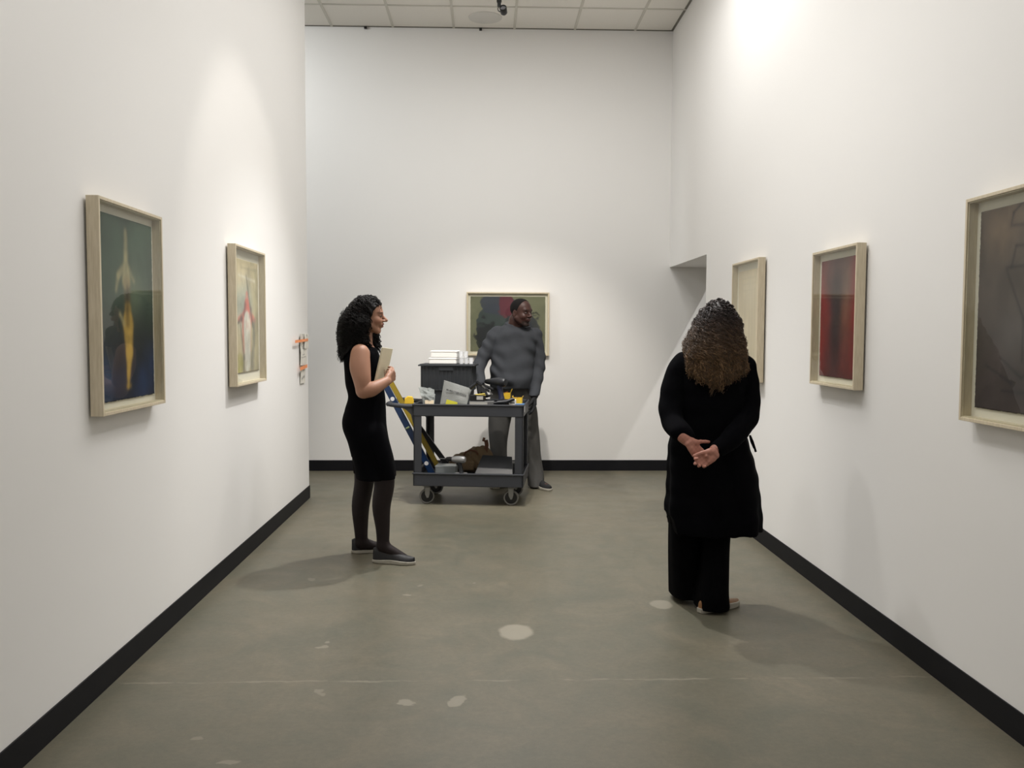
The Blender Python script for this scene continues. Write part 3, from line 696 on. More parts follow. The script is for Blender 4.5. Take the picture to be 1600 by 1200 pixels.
def curls(F, co, count, length, step, amp, freq, rad, seed, down=V3(0, 0, -1), lift=.004, keep=None, outward=.0, avoid=(), zmin=None):
    """locks that run down over the hair volume F and coil as they go"""
    r = np.random.RandomState(seed); pick = co[r.randint(0, len(co), count*3)]
    if keep is not None: pick = pick[keep(pick)]
    pick = pick[:count]; S = len(pick); K = int(length/step); Ls = r.uniform(.6, 1.15, S)
    if zmin is not None: Ls = np.minimum(Ls, np.clip((pick[:, 2]-(zmin(pick) if callable(zmin) else zmin)+r.normal(0, .012, S))/length, .12, 2))
    P = pick.copy(); base = []; nr = []
    for k in range(K):
        g = F.grad(P); d = F.sample(P); dn = down-g*(g@down)[:, None]
        dn = dn + 0.0
        ln = np.linalg.norm(dn, axis=1, keepdims=True); dn = np.where((ln > .25)*(g[:, 2:] > -.35), dn/(ln+1e-9), down)
        base.append(P.copy()); nr.append(g)
        P = P+dn*step*Ls[:, None]+r.normal(0, .0012, P.shape)
        d = F.sample(P); g2 = F.grad(P); free = (g2[:, 2] < -.35)[:, None]; P = np.where(free, P+V3(0, 0, -.0012), P-g2*np.clip(d-lift, -.02, .004)[:, None])
        if outward: P = P+g*outward*step
        for A in avoid:
            P = P+A.grad(P)*np.clip(amp+.002-A.sample(P), 0, .012)[:, None]
    base = np.stack(base, 1); nr = np.stack(nr, 1)
    t = np.gradient(base, axis=1); t /= np.linalg.norm(t, axis=2, keepdims=True)+1e-9; side = np.cross(t, nr)
    ph = r.uniform(0, 6.28, S)[:, None]+np.arange(K)[None]*step*freq*r.uniform(.7, 1.3, S)[:, None]; am = amp*r.uniform(.5, 1.4, S)[:, None]*np.minimum(1, np.arange(K)/6.)[None]
    paths = base+(side*np.cos(ph)[..., None]+nr*(np.sin(ph)*.8+.5)[..., None])*am[..., None]
    return tubes_mesh(paths, rad*r.uniform(.6, 1.3, S))
def shoe(parent, heel, toe, w, upper, sole, z0=0, h=.075, solet=.024, name='shoe', label=None, open_at=.32):
    """slip-on shoe between heel and toe floor points; upper with a rubber sole as its sub-part"""
    heel = np.array([heel[0], heel[1], z0]); toe = np.array([toe[0], toe[1], z0]); L = np.linalg.norm(toe-heel); d = (toe-heel)/L; sd = V3(-d[1], d[0], 0)
    tt = [0, .06, .2, .45, .68, .85, .96, 1.0]; ww = [.30, .62, .76, .72, 1.0, .88, .52, .18]; tw = np.linspace(0, 1, 40); wv = np.interp(tw, tt, ww)*w
    hh = np.interp(tw, [0, .08, .3, .45, .6, .8, 1], [.9, 1.0, .98, .86, .66, .5, .40])*h
    lo = np.minimum(heel, toe)-.08; hi = np.maximum(heel, toe)+.08; hi[2] = h+.05; lo[2] = -.02
    F = Field(lo, hi, .0035)
    def loc(X, Y, Z):
        x, y = X-heel[0], Y-heel[1]; return (x*d[0]+y*d[1])/L, x*sd[0]+y*sd[1]
    def up(X, Y, Z):
        t, s_ = loc(X, Y, Z); w_ = np.interp(t, tw, wv); h_ = np.interp(t, tw, hh)
        q = (np.sqrt((s_/w_)**2+(np.maximum(Z-.012, 0)/h_)**2.4)-1)*w_*.6
        return np.maximum(np.maximum(q, .010-Z), np.maximum(-t*L+.0, (t-1)*L))
    F.add(up, lo, hi, 0)
    u = person_mesh(name, F, upper, parent)
    if label: u['label'] = label
    G = Field(lo, hi, .0035)
    def so(X, Y, Z):
        t, s_ = loc(X, Y, Z); w_ = np.interp(t, tw, wv)+.004; q = np.abs(s_)-w_
        return np.maximum(np.maximum(q*.8, Z-solet+.003*np.cos(t*6.28)), np.maximum(.001-Z, np.maximum(-t*L-.004, (t-1)*L-.004)))
    G.add(so, lo, hi, 0)
    so_ = person_mesh('sole', G, sole, None); so_.parent = u; so_.location = (0, 0, 0)
    so_.data.transform(Matrix.Translation(-parent.location))
    return u
def stn(py, xl, xr, Y, ry, dy=0):
    a, b = at(xl, py, Y), at(xr, py, Y); return (a.z, (a.x+b.x)/2, Y+dy, (b.x-a.x)/2, ry)
def P3(px, py, Y): return np.array(at(px, py, Y))
def like(F):
    g = Field.__new__(Field); g.ax = F.ax; g.D = np.full(F.D.shape, 1.0, np.float32); return g
def cover(G, B, t, zlo, zhi):
    Z = G.ax[2][None, None, :]; G.D = np.minimum(G.D, np.maximum(B.D-t, np.maximum(Z-zhi, zlo-Z))).astype(np.float32)
def segdist(G, a, b):
    X, Y, Z = G.grid((slice(None),)*3); a = np.array(a); ba = np.array(b)-a; x, y, z = X-a[0], Y-a[1], Z-a[2]
    t = np.clip((x*ba[0]+y*ba[1]+z*ba[2])/(ba@ba), 0, 1); return np.sqrt((x-t*ba[0])**2+(y-t*ba[1])**2+(z-t*ba[2])**2)
M['skin'] = mat('skin', (.5, .3, .2), .5, attr='Col', bump=.1, bscale=250, spec=.35)
M['cloth_black'] = mat('black fabric', (.0022, .0022, .003), .95, bump=.3, bscale=300, spec=.05)
M['rubber'] = mat('off white rubber sole', s2l(165, 160, 148), .6, var=.12, vscale=25)

# ================================================================== woman in the sleeveless black dress
Yc = 5.47
wl = empty('person', (at(580, 870, Yc).x, Yc, 0), 0, 'woman with dark curly hair in a sleeveless black dress, holding a cream folder', 'person')
c0 = P3(577.5, 493.5, Yc)
hc = c0
F = Field((-1.05, 5.12, -.01), (-.42, 5.86, 1.70), .0052, [((hc[0]-.06, Yc-.11, 1.36), (hc[0]+.14, Yc+.11, 1.62), .0034), ((-.70, 5.28, 1.00), (-.52, 5.56, 1.24), .0030)])
hl = head(F, hc, (1, .02, -.03), (0, 0, 1), .93, nose=1.25, jaw=.95)
F.chain([P3(569, 513, Yc), P3(570, 530, Yc), P3(567, 548, Yc)], [.048, .046, .058], .02)
torso = [stn(541, 555, 583, Yc, .10), stn(548, 546, 588, Yc, .150), stn(560, 540, 592, Yc, .150), stn(578, 540.5, 595, Yc, .142), stn(600, 542, 597, Yc, .128), stn(620, 546, 600, Yc, .122),
         stn(640, 541, 601, Yc, .150), stn(665, 537.5, 602, Yc, .170), stn(690, 546, 606, Yc, .165), stn(710, 551, 610, Yc, .15)]
F.loft(torso, .02)
nl, fl = 5.37, 5.60
F.chain([P3(580, 680, nl), P3(592, 715, nl), P3(600.5, 752, nl), P3(596, 790, nl), P3(598, 825, nl), P3(598.5, 850, nl)], [.085, .073, .060, .0535, .040, .034], .02)
F.chain([P3(570, 680, fl), P3(570, 715, fl), P3(569, 752, fl), P3(563.5, 790, fl), P3(564, 825, fl), P3(565, 846, fl)], [.085, .073, .059, .0535, .041, .035], .02)
F.cone(P3(598.5, 854, nl), (-.50, 5.345, .035), .035, .022, .02); F.cone(P3(565, 850, fl), (-.665, 5.62, .035), .035, .022, .02)
Ft = F.copy()
# near arm
na = [P3(563, 552, 5.32), P3(562.5, 572, 5.30), P3(565.5, 592, 5.28), P3(568, 611, 5.28)]
F.chain(na, [.055, .061, .052, .042], .02)
wn = P3(604.5, 595.5, 5.34)
F.chain([na[-1], P3(580, 608.5, 5.275), P3(592, 602.5, 5.30), wn], [.043, .043, .035, .0265], .012)
# far arm
wf = P3(600.5, 595, 5.53)
F.chain([P3(563, 552, 5.62), P3(566, 590, 5.64), P3(570, 612, 5.64), P3(588, 606, 5.60), wf], [.058, .05, .042, .036, .026], .015)
hand(F, wn+V3(.0, .004, .0), (.42, .62, .42), (-.75, .45, .1), (-.35, -.2, 1), (34, 38, 42, 46), .86, thumb=(.30, .95, .25), tcurl=14)
hand(F, wf+V3(.0, -.006, .0), (.16, -.28, .95), (-.95, .05, .15), (.25, -1, 0), (14, 10, 26, 44), .86, thumb=(.55, .8, -.05), tcurl=12)
skinL = np.array(s2l(160, 118, 96))
fpL = face_paint(hl, skinL, s2l(122, 62, 58), s2l(34, 22, 18))
def colL(co):
    c = fpL(co)
    tips = (co[:, 2] > 1.03)*(co[:, 2] < 1.25)*(co[:, 0] > -.66)
    rr_ = co-hl['c']; m_ = (rr_[:, 0] < np.interp(rr_[:, 2], [-.05, 0, .03, .055, .070, .080, .13], [-.03, .022, .032, .050, .072, .12, .16]))*(rr_[:, 2] > -.05)*(np.abs(rr_[:, 1]) < .2)*(co[:, 2] > 1.45)
    return np.where(m_[:, None], np.array(s2l(20, 16, 15)), c)
person_mesh('body', F, M['skin'], wl, colL)
# dress: torso and skirt volume just outside the body, open at the arms and neck
G = like(F)
dress = [stn(537.5, 560, 577, Yc, .125), stn(542, 552, 582, Yc, .140), stn(550, 543, 587.5, Yc, .150), stn(562, 538.5, 592, Yc, .153), stn(580, 539, 594.5, Yc, .148), stn(600, 541, 597.5, Yc, .134), stn(615, 544.5, 599.5, Yc, .127), stn(628, 545, 601.5, Yc, .138),
         stn(645, 538, 602.5, Yc, .160), stn(660, 535.5, 602.5, Yc, .176), stn(675, 538.5, 604.5, Yc, .178), stn(690, 546.5, 607.5, Yc, .176), stn(715, 551.5, 614, Yc+.01, .182), stn(735, 555.5, 618, Yc+.015, .190), stn(744.5, 557.5, 618.5, Yc+.015, .192)]
G.loft(dress, .0, 2.25, rip=lambda th, Z: .012*np.sin(th*5+Z*9)*np.clip((.95-Z)*3, 0, 1))
cover(G, Ft, .006, at(580, 744, Yc).z, at(580, 541, Yc).z)
G.ell(P3(583, 532, Yc), (.05, .075, .042), None, .01, 's')
G.cone(P3(569, 520, Yc), P3(569, 545, Yc), .060, .064, .006, 's')
G.ell(P3(562, 556, 5.29), (.068, .040, .085), None, .012, 's')
person_mesh('dress', G, M['cloth_black'], wl)
# sheer tights
Tg = F.copy(); Tg.D -= .0022
Xg, Yg, Zg = Tg.grid((slice(None),)*3); Tg.D = np.maximum(Tg.D, Zg-.62).astype(np.float32)
person_mesh('tights', Tg, mat('sheer black tights', (.011, .006, .006), .7, bump=.1, spec=.3), wl)
dk = mat('dark leather upper', (.008, .008, .010), .6, bump=.3, bscale=120)
hn, tn_ = at(581.5, 878, 5.38), at(647, 879, 5.30)
shoe(wl, (-.695, 5.385), (-.435, 5.318), .041, dk, M['rubber'], h=.085)
shoe(wl, (-.862, 5.61), (-.612, 5.64), .041, dk, M['rubber'], h=.085)
# hair
HF = Field((-1.08, 5.24, 1.10), (-.50, 5.70, 1.70), .0052)
q = lambda a, b, e: hl['c']+hl['f']*a+hl['l']*b+hl['u']*e
HF.ell(q(-.015, 0, .033), (.0985, .082, .086), None, .02)
HF.ell(P3(557, 505, Yc), (.080, .098, .100), None, .04)
HF.ell(P3(552, 523, Yc), (.072, .108, .078), None, .04)
HF.ell(P3(547, 534, Yc), (.045, .09, .042), None, .03)
HF.cone(P3(578, 505, 5.555), P3(586, 540, 5.555), .040, .028, .03)
HF.cone(P3(566, 508, 5.385), P3(564, 534, 5.38), .045, .030, .03)
e_ = [-.20, -.16, -.12, -.08, -.04, 0, .03, .055, .070, .080, .13]; b_ = [.03, .03, -.032, -.016, .008, .022, .032, .050, .072, .12, .16]
def facecut(X, Y, Z):
    a = X-hl['c'][0]; e = Z-hl['c'][2]; far = (Y-Yc > .045)*(e < -.05)
    return a-(np.interp(e, e_, b_)+far*.06)
Xg, Yg, Zg = HF.grid((slice(None),)*3); HF.D = np.maximum(HF.D, facecut(Xg, Yg, Zg)).astype(np.float32)
HF.D += (.004*np.sin(Xg*95+Zg*40)*np.sin(Yg*90+Zg*60)).astype(np.float32)
co, qd = HF.mesh()
zl = at(545, 547, Yc).z
co1, q1 = curls(HF, co, 2000, .16, .0036, .0080, 190, .0019, 3, lift=.003, zmin=zl, avoid=(G,), keep=lambda p: (p[:, 2] > 1.22)*(p[:, 0] < hc[0]-.004))
co2, q2 = curls(HF, co, 1100, .12, .0036, .0130, 220, .0012, 4, lift=.008, zmin=zl-.01, avoid=(G,), keep=lambda p: (p[:, 2] < 1.56)*(p[:, 0] < hc[0]-.02), outward=.10)
co3, q3 = curls(HF, co, 420, .075, .0036, .0035, 120, .0016, 14, lift=.0015, down=unit((-1, 0, -.35)), keep=lambda p: (p[:, 2] > hc[2]+.045)*(p[:, 0] < hc[0]+.085)*(p[:, 0] > hc[0]-.02))
co4, q4 = curls(HF, co, 400, .07, .0036, .0085, 200, .0017, 15, lift=.003, zmin=zl, avoid=(G,), keep=lambda p: (p[:, 1] > Yc+.05)*(p[:, 2] < hc[2]-.03)*(p[:, 0] > hc[0]-.03))
parts_ = [(co, qd), (co1, q1), (co2, q2), (co3, q3), (co4, q4)]; off_ = np.cumsum([0]+[len(a) for a, _ in parts_])
me = np_mesh('hair', np.concatenate([a for a, _ in parts_]), np.concatenate([b+off_[i] for i, (_, b) in enumerate(parts_)]))
M['hair_dark'] = mat('very dark brown hair', (.006, .0045, .004), .5, var=.3, vscale=40, spec=.25)
link('hair', me, M['hair_dark'], wl, smooth=True)
# folder held against her chest
fo = empty('folder', tuple(P3(592, 600, 5.44)), 0, 'cream folder held upright against the chest of the woman in the sleeveless dress', 'folder')
A_ = P3(598.8, 543.5, 5.345); B_ = P3(611.5, 544.5, 5.52); bA, bB = P3(579.5, 612, 5.335), P3(600, 613, 5.51)
top = (A_+B_)/2; bot = (bA+bB)/2; W_ = np.linalg.norm(B_-A_)/2
bx = unit(B_-A_+bB-bA); bz = unit(top-bot); by = unit(np.cross(bz, bx)); Lf = np.linalg.norm(top-bot)
mt_ = frame_mtx(bot-np.array(fo.location), bx, by, bz)
cr = mat('cream card', s2l(222, 212, 184), .7, bump=.1)
MB().box((-W_, -.004, 0), (W_, -.0015, Lf), .0008, mtx=mt_).box((-W_, .0015, 0), (W_, .004, Lf), .0008, mtx=mt_).box((-W_, -.004, 0), (-W_+.003, .004, Lf), .0008, mtx=mt_).build('cover', cr, fo)
MB().box((-W_+.006, -.0012, .006), (W_-.004, .0012, Lf-.004), mtx=mt_).build('papers', M['backing'], fo)

# ================================================================== man in grey
Ym = 8.02
mn = empty('person', (at(805, 750, Ym).x, Ym, 0), 0, 'man in a grey long sleeved shirt and grey trousers standing behind the cart', 'person')
hm = P3(815, 488.5, 7.93)
wr_, wlh = P3(750, 600, 7.70), P3(835, 618, 7.84)
F = Field((-.22, 7.50, -.01), (.66, 8.30, 1.76), .0058, [((hm[0]-.12, 7.80, 1.44), (hm[0]+.12, 8.06, 1.76), .0036)])
fm = unit(V3(.72, -.68, -.05))
hml = head(F, hm, fm, (.02, -.03, 1), 1.06, nose=.9, jaw=1.05)
F.chain([P3(806, 500, 7.98), P3(804, 512, 8.0), P3(803, 524, 8.02)], [.062, .062, .07], .02)
tor = [stn(507, 792, 820, Ym, .07), stn(513, 783, 829, Ym, .095), stn(522, 775, 837, Ym, .12), stn(540, 771, 838, Ym, .13), stn(555, 770, 834, Ym, .135, -.01), stn(575, 769, 832, Ym, .15, -.02),
       stn(592, 768, 832, Ym, .16, -.03), stn(604, 768, 831, Ym, .145, -.02), stn(620, 769, 830, Ym, .12), stn(640, 768, 832, Ym, .12)]
F.loft(tor, .02)
F.chain([P3(776, 521, 8.02), P3(762, 545, 8.0), P3(751, 568, 7.96), P3(748, 585, 7.83), wr_], [.062, .056, .049, .043, .032], .02)
F.chain([P3(835, 524, 8.02), P3(840, 548, 8.02), P3(841.5, 575, 8.0), P3(838, 598, 7.92), wlh], [.060, .052, .047, .041, .032], .02)
F.chain([P3(783, 640, Ym), P3(780, 690, Ym-.01), P3(780, 757, Ym+.02)], [.085, .065, .045], .02)
F.chain([P3(822, 640, Ym), P3(830, 690, Ym-.01), P3(836, 752, Ym+.0)], [.085, .065, .045], .02)
F.cone(P3(836, 757, Ym), (.54, 7.86, .035), .04, .025); F.cone((.09, 8.04, .05), (.07, 7.93, .035), .04, .025)
hand(F, wr_, (.25, -.30, -.92), (.35, -.8, .3), (1, .2, .1), (30, 34, 38, 42), 1.0, thumb=(.8, .5, .3), tcurl=20)
hand(F, wlh, (-.02, -.30, -1), (-.9, -.1, .1), (-.2, -1, .3), (14, 16, 20, 26), 1.0, thumb=(.35, .9, .5), tcurl=15)
skM = np.array(s2l(64, 40, 34))
bd = lambda a, b, e: ((e < -.070)*(a > .02)*(np.abs(b) < .05)*.9 + (np.abs(e+.042) < .007)*(a > .07)*(np.abs(b) < .026)*.55)
fpM = face_paint(hml, skM, s2l(62, 34, 32), s2l(14, 10, 9), beard=bd, beardcol=s2l(34, 29, 28), eyew=(.10, .085, .08))
person_mesh('body', F, M['skin'], mn, fpM)
gx = F.grid((slice(None),)*3)
# long sleeved shirt
S = F.copy(); S.D -= .010
shirt = [stn(508, 789, 823, Ym, .085), stn(514, 780, 831, Ym, .105), stn(524, 772, 839, Ym, .13), stn(541, 769, 839, Ym, .14), stn(556, 768, 835, Ym, .145, -.01), stn(575, 767.5, 833, Ym, .16, -.02),
         stn(592, 767, 833, Ym, .172, -.035), stn(603, 766.5, 832, Ym, .165, -.03), stn(611, 766, 831, Ym, .150, -.02)]
S.loft(shirt, .015)
S.cone(P3(805, 503.5, 7.985), P3(804, 512, 8.0), .064, .075, .02)
S.cone(P3(811, 498, 7.93), P3(808, 504.5, 7.965), .060, .058, .006, 's')
X_, Y_, Z_ = gx
fold = .006*np.sin(Z_*42+X_*24+2.5*np.sin(X_*13+Z_*5))*np.sin(X_*14-Z_*9+1)+.006*np.sin(Z_*21-X_*30+3*np.sin(Z_*7))*np.clip(np.sin(X_*9+Z_*13), 0, 1)
S.D += fold.astype(np.float32)
hemz = at(800, 606, Ym).z; hem = hemz+.10*((X_-.20)/.25)**2*0+.012*np.cos(X_*9)
d1 = np.sqrt((X_-wr_[0])**2+(Y_-wr_[1])**2+(Z_-wr_[2])**2); d2 = np.sqrt((X_-wlh[0])**2+(Y_-wlh[1])**2+(Z_-wlh[2])**2)
sdl = segdist(S, P3(841.5, 575, 8.0), wlh); sdr = segdist(S, P3(751, 568, 7.96), wr_)
arm = (sdl < .066)+(sdr < .066)+(X_ < at(766, 600, 7.8).x-.03)
low = np.where(arm, -.5, hemz-Z_)
neck = Z_-at(800, 503.5, Ym).z-.35*(Y_-8.0)
S.D = np.maximum(np.maximum(S.D, low), neck)
sleeve = np.where(arm, np.where(X_ < .1, wr_[2]+.005-Z_+.35*(Y_-wr_[1])*0, wlh[2]+.0-Z_), -1)
S.D = np.maximum(S.D, sleeve).astype(np.float32)
S.D = np.maximum(S.D, np.where((d1 < .2)+(d2 < .2), np.minimum(d1, d2)*0+np.where(d1 < d2, wr_[2]-Z_, wlh[2]-Z_), -1)).astype(np.float32)
gs = mat('grey heather jersey', s2l(62, 64, 68), .9, bump=.4, bscale=400, var=.08, vscale=60, spec=.1)
person_mesh('shirt', S, gs, mn)
# gloves
glm = mat('black work gloves', (.005, .005, .006), .8, bump=.4, bscale=200)
for dd_, wz in ((d1, wr_[2]+.012), (d2, wlh[2]+.008)):
    Gl = F.copy(); Gl.D = (Gl.D-.0035)
    Gl.D = np.maximum(Gl.D, np.maximum(dd_-.215, Z_-wz)); Gl.D = np.where(((X_ > .12)+((X_ > .02)*(Y_ > 7.84)))*(X_ < .34), 1, Gl.D).astype(np.float32)
    person_mesh('glove', Gl, glm, mn)
# trousers
Tr = Field((-.10, 7.72, .0), (.62, 8.30, 1.05), .0058)
Tb = Field((-.10, 7.72, .0), (.62, 8.30, 1.05), .0058); Tb.loft(tor, .02); cover(Tr, Tb, .007, .7, at(800, 600, Ym).z)
Tr.loft([stn(602, 768, 831, Ym, .142, -.02), stn(615, 767.5, 831, Ym, .132, -.01), stn(630, 766, 833, Ym, .130), stn(645, 765, 836, Ym, .128)][::-1], .02)
rp = lambda th, Z: .035*np.sin(th*4+Z*14)*np.sin(Z*9+th)
Tr.loft([stn(635, 765, 801, Ym, .115), stn(655, 763.5, 799, Ym, .112), stn(690, 764.5, 792.5, Ym-.01, .098), stn(725, 768, 793, Ym, .092), stn(750, 769, 794, Ym+.01, .098), stn(762, 768, 795, Ym+.01, .105)], .02, rip=rp)
Tr.loft([stn(635, 803, 838, Ym, .115), stn(655, 806, 841, Ym, .112), stn(690, 815, 843.5, Ym-.01, .098), stn(718, 820, 846, Ym, .092), stn(735, 822, 848.5, Ym, .098), stn(748, 824, 850, Ym-.01, .108), stn(759, 825, 850, Ym-.015, .12)], .02, rip=rp)
person_mesh('trousers', Tr, mat('grey cotton trousers', s2l(80, 79, 77), .9, bump=.4, bscale=250, var=.08, vscale=40, spec=.1), mn)
bs = mat('black suede upper', (.008, .008, .009), .8)
shoe(mn, (.435, 8.06), (.575, 7.80), .048, bs, M['rubber'], h=.085)
shoe(mn, (.10, 8.14), (.07, 7.88), .048, bs, M['rubber'], h=.085)
# cropped hair
HM = Field(hm-.16, hm+.18, .004)
a3 = (hml['f'], hml['l'], hml['u']); pm3 = lambda a, b, e: hml['c']+1.06*(hml['f']*a+hml['l']*b+hml['u']*e)
HM.ell(pm3(-.013, 0, .036), 1.06*V3(.098, .0785, .084), a3, .01)
XX, YY, ZZ = HM.grid((slice(None),)*3); rx, ry_, rz_ = XX-hm[0], YY-hm[1], ZZ-hm[2]
fa = rx*hml['f'][0]+ry_*hml['f'][1]+rz_*hml['f'][2]; ua = rx*hml['u'][0]+ry_*hml['u'][1]+rz_*hml['u'][2]
HM.D = np.maximum(HM.D, np.maximum(fa-np.interp(ua, [-.06, .0, .03, .06, .085, .12], [-.02, -.002, .018, .030, .040, .055]), -.045-ua)).astype(np.float32)
person_mesh('hair', HM, mat('cropped black hair', (.006, .005, .005), .85, bump=1, bscale=500, spec=.2), mn)

# ================================================================== woman seen from behind
Yr = 4.50
wrr = empty('person', (at(1110, 900, Yr).x, Yr, 0), 0, 'woman with long frizzy brown hair in a black coat, seen from behind, hands clasped', 'person')
hr = P3(1122, 514, Yr+.03)
Yh = 4.235
F = Field((.78, 4.02, -.01), (1.46, 4.86, 1.62), .0056, [((.96, 4.14, .72), (1.18, 4.34, .92), .0030)])
head(F, hr, (.18, .96, -.12), (0, .1, 1), .86)
F.chain([P3(1120, 525, Yr+.02), P3(1117, 545, Yr), P3(1114, 562, Yr)], [.05, .05, .06], .02)
torr0 = 0
torr = [stn(556, 1095, 1135, Yr, .07), stn(563, 1075, 1152, Yr, .09), stn(580, 1062, 1163, Yr, .11), stn(610, 1062, 1162, Yr, .115), stn(650, 1064, 1158, Yr, .11), stn(690, 1060, 1160, Yr, .12), stn(740, 1056, 1164, Yr, .135), stn(790, 1056, 1160, Yr, .12)]
F.loft(torr, .02)
F.chain([P3(1070, 730, Yr), P3(1069, 850, Yr+.05), P3(1070, 915, Yr+.11)], [.075, .055, .035], .02)
F.cone(P3(1070, 915, Yr+.11), (1.07, 4.76, .04), .035, .025)
F.chain([P3(1130, 740, Yr), P3(1120, 850, Yr-.04), P3(1114, 930, Yr-.06)], [.08, .055, .032], .02)
F.cone(P3(1114, 932, Yr-.06), (1.22, 4.445, .035), .026, .02)
wL, wR = P3(1076.5, 690, Yh+.03), P3(1116, 704, Yh+.03)
Fr = F.copy()
F.chain([P3(1066, 575, Yr), P3(1054, 620, Yr-.03), P3(1050, 655, Yr-.08), P3(1062, 675, Yr-.20), wL], [.058, .05, .043, .038, .0265], .02)
F.chain([P3(1160, 575, Yr), P3(1168, 620, Yr-.03), P3(1166, 655, Yr-.08), P3(1145, 685, Yr-.20), wR], [.058, .05, .043, .038, .0265], .02)
hand(F, wL+V3(.0, -.012, .0), (.62, .03, -.78), (.35, -.90, .2), (.78, -.10, .62), (26, 34, 42, 52), .86, thumb=(.85, .55, -.05), tcurl=6, spread=2)
hand(F, wR+V3(-.008, -.052, -.004), (-.86, .0, -.50), (-.16, -.95, .05), (-.45, -.10, .85), (40, 34, 36, 40), .88, thumb=(.35, .94, .12), tcurl=8, spread=4)
person_mesh('body', F, M['skin'], wrr, lambda co: np.where(co[:, 2:] > 1.38, np.array(s2l(50, 42, 40)), np.array(s2l(170, 118, 102))*(1+.10*np.sin(co[:, :1]*300)*np.sin(co[:, 2:]*260))))
# coat
G = Field((.76, 3.98, .30), (1.52, 4.90, 1.42), .0062)
Gb = Field((.76, 3.98, .30), (1.52, 4.90, 1.42), .0062); Gb.loft(torr, .02); cover(G, Gb, .01, .3, at(1110, 560, Yr).z)
Xw, Yw, Zw = G.grid((slice(None),)*3)
coat = [stn(549, 1098, 1128, Yr, .07), stn(556, 1076, 1145, Yr, .10), stn(566, 1060, 1162, Yr, .125), stn(585, 1056, 1168, Yr, .135), stn(620, 1056, 1166, Yr, .135), stn(655, 1055, 1164, Yr, .13), stn(675, 1048, 1164, Yr, .135),
        stn(700, 1046, 1171, Yr, .145), stn(740, 1043.5, 1182, Yr, .165), stn(780, 1041, 1187, Yr, .180), stn(810, 1040, 1188.5, Yr, .185), stn(833, 1040, 1188, Yr, .185)]
G.loft(coat, .0, 2.2, rip=lambda th, Z: .045*np.sin(th*7+1.3)*np.clip((.95-Z)*2.2, 0, 1)+.012*np.sin(th*11+Z*10))
G.chain([P3(1070, 570, Yr), P3(1053, 600, Yr-.01), P3(1047, 635, Yr-.05), P3(1051, 658, Yr-.10), P3(1063, 674, Yr-.19), P3(1073, 685, Yh+.055)], [.068, .060, .056, .053, .050, .043], .02)
G.chain([P3(1154, 570, Yr), P3(1167, 600, Yr-.01), P3(1170.5, 635, Yr-.05), P3(1165, 658, Yr-.10), P3(1146, 681, Yr-.19), P3(1125, 700, Yh+.045)], [.068, .060, .056, .053, .050, .043], .02)
G.chain([P3(1066, 575, Yr), P3(1054, 620, Yr-.03), P3(1050, 655, Yr-.08), P3(1062, 675, Yr-.20)], [.070, .062, .055, .048], .01)
G.chain([P3(1160, 575, Yr), P3(1168, 620, Yr-.03), P3(1166, 655, Yr-.08), P3(1145, 685, Yr-.20)], [.070, .062, .055, .048], .01)
G.cone(P3(1113, 547, Yr+.01), P3(1113, 560, Yr), .058, .075, .02)
hz = [at(1040, 799, Yr).z, at(1100, 829, Yr).z]; hx = [at(1040, 799, Yr).x, at(1062, 829, Yr).x]
G.D = np.maximum(G.D, np.interp(Xw, [hx[0], hx[0]+.02, hx[0]+.04, 2], [hz[0], hz[0]-.02, hz[1], hz[1]])-Zw).astype(np.float32)
def scrub(P, r):
    d = np.sqrt((Xw-P[0])**2+(Yw-P[1])**2+(Zw-P[2])**2)-r; G.D = np.maximum(G.D, -d).astype(np.float32)
scrub(P3(1088, 699, Yh+.0), .042); scrub(P3(1099, 709, Yh+.0), .040)
G.D += (.003*np.sin(Zw*40+Xw*30)*np.sin(Xw*35-Zw*22)).astype(np.float32)
person_mesh('coat', G, M['cloth_black'], wrr)
bl = MB().tube([at(1172, 681, Yr-.02), at(1176, 690, Yr-.05), at(1181, 706, Yr-.05)], .006, 8).tube([at(1172, 681, Yr-.02), at(1174, 690, Yr-.06), at(1178.5, 700, Yr-.05)], .006, 8)
o = bl.build('coat_tie', M['cloth_black'], wrr, local=False)
# wide trousers
Tr = Field((.80, 4.20, .0), (1.46, 4.80, .80), .0062)
Tr.loft([stn(800, 1046, 1096, Yr+.03, .11), stn(850, 1045.5, 1094, Yr+.05, .105), stn(890, 1046, 1094, Yr+.08, .11), stn(928, 1047, 1096, Yr+.10, .125)], .0, rip=lambda th, Z: .03*np.sin(th*5+Z*4))
Tr.loft([stn(800, 1096, 1142, Yr, .11), stn(850, 1097, 1138, Yr-.03, .105), stn(900, 1093, 1137, Yr-.06, .11), stn(925, 1089, 1137, Yr-.07, .115), stn(947, 1086, 1139, Yr-.07, .115)], .0, rip=lambda th, Z: .03*np.sin(th*5+Z*4+1))
Tr.loft([stn(720, 1056, 1168, Yr, .14), stn(760, 1050, 1150, Yr, .13), stn(800, 1046, 1142, Yr, .12), stn(818, 1047, 1141, Yr, .11)], .01)
person_mesh('trousers', Tr, mat('black wool trousers', (.002, .002, .0025), .95, bump=.3, bscale=300, spec=.05), wrr)
tn = mat('tan leather upper', s2l(140, 100, 62), .5, bump=.3)
shoe(wrr, (1.082, 4.362), (1.318, 4.50), .040, tn, M['rubber'], h=.055, solet=.030)
shoe(wrr, (1.03, 4.62), (1.10, 4.87), .040, tn, M['rubber'], h=.05, solet=.028)
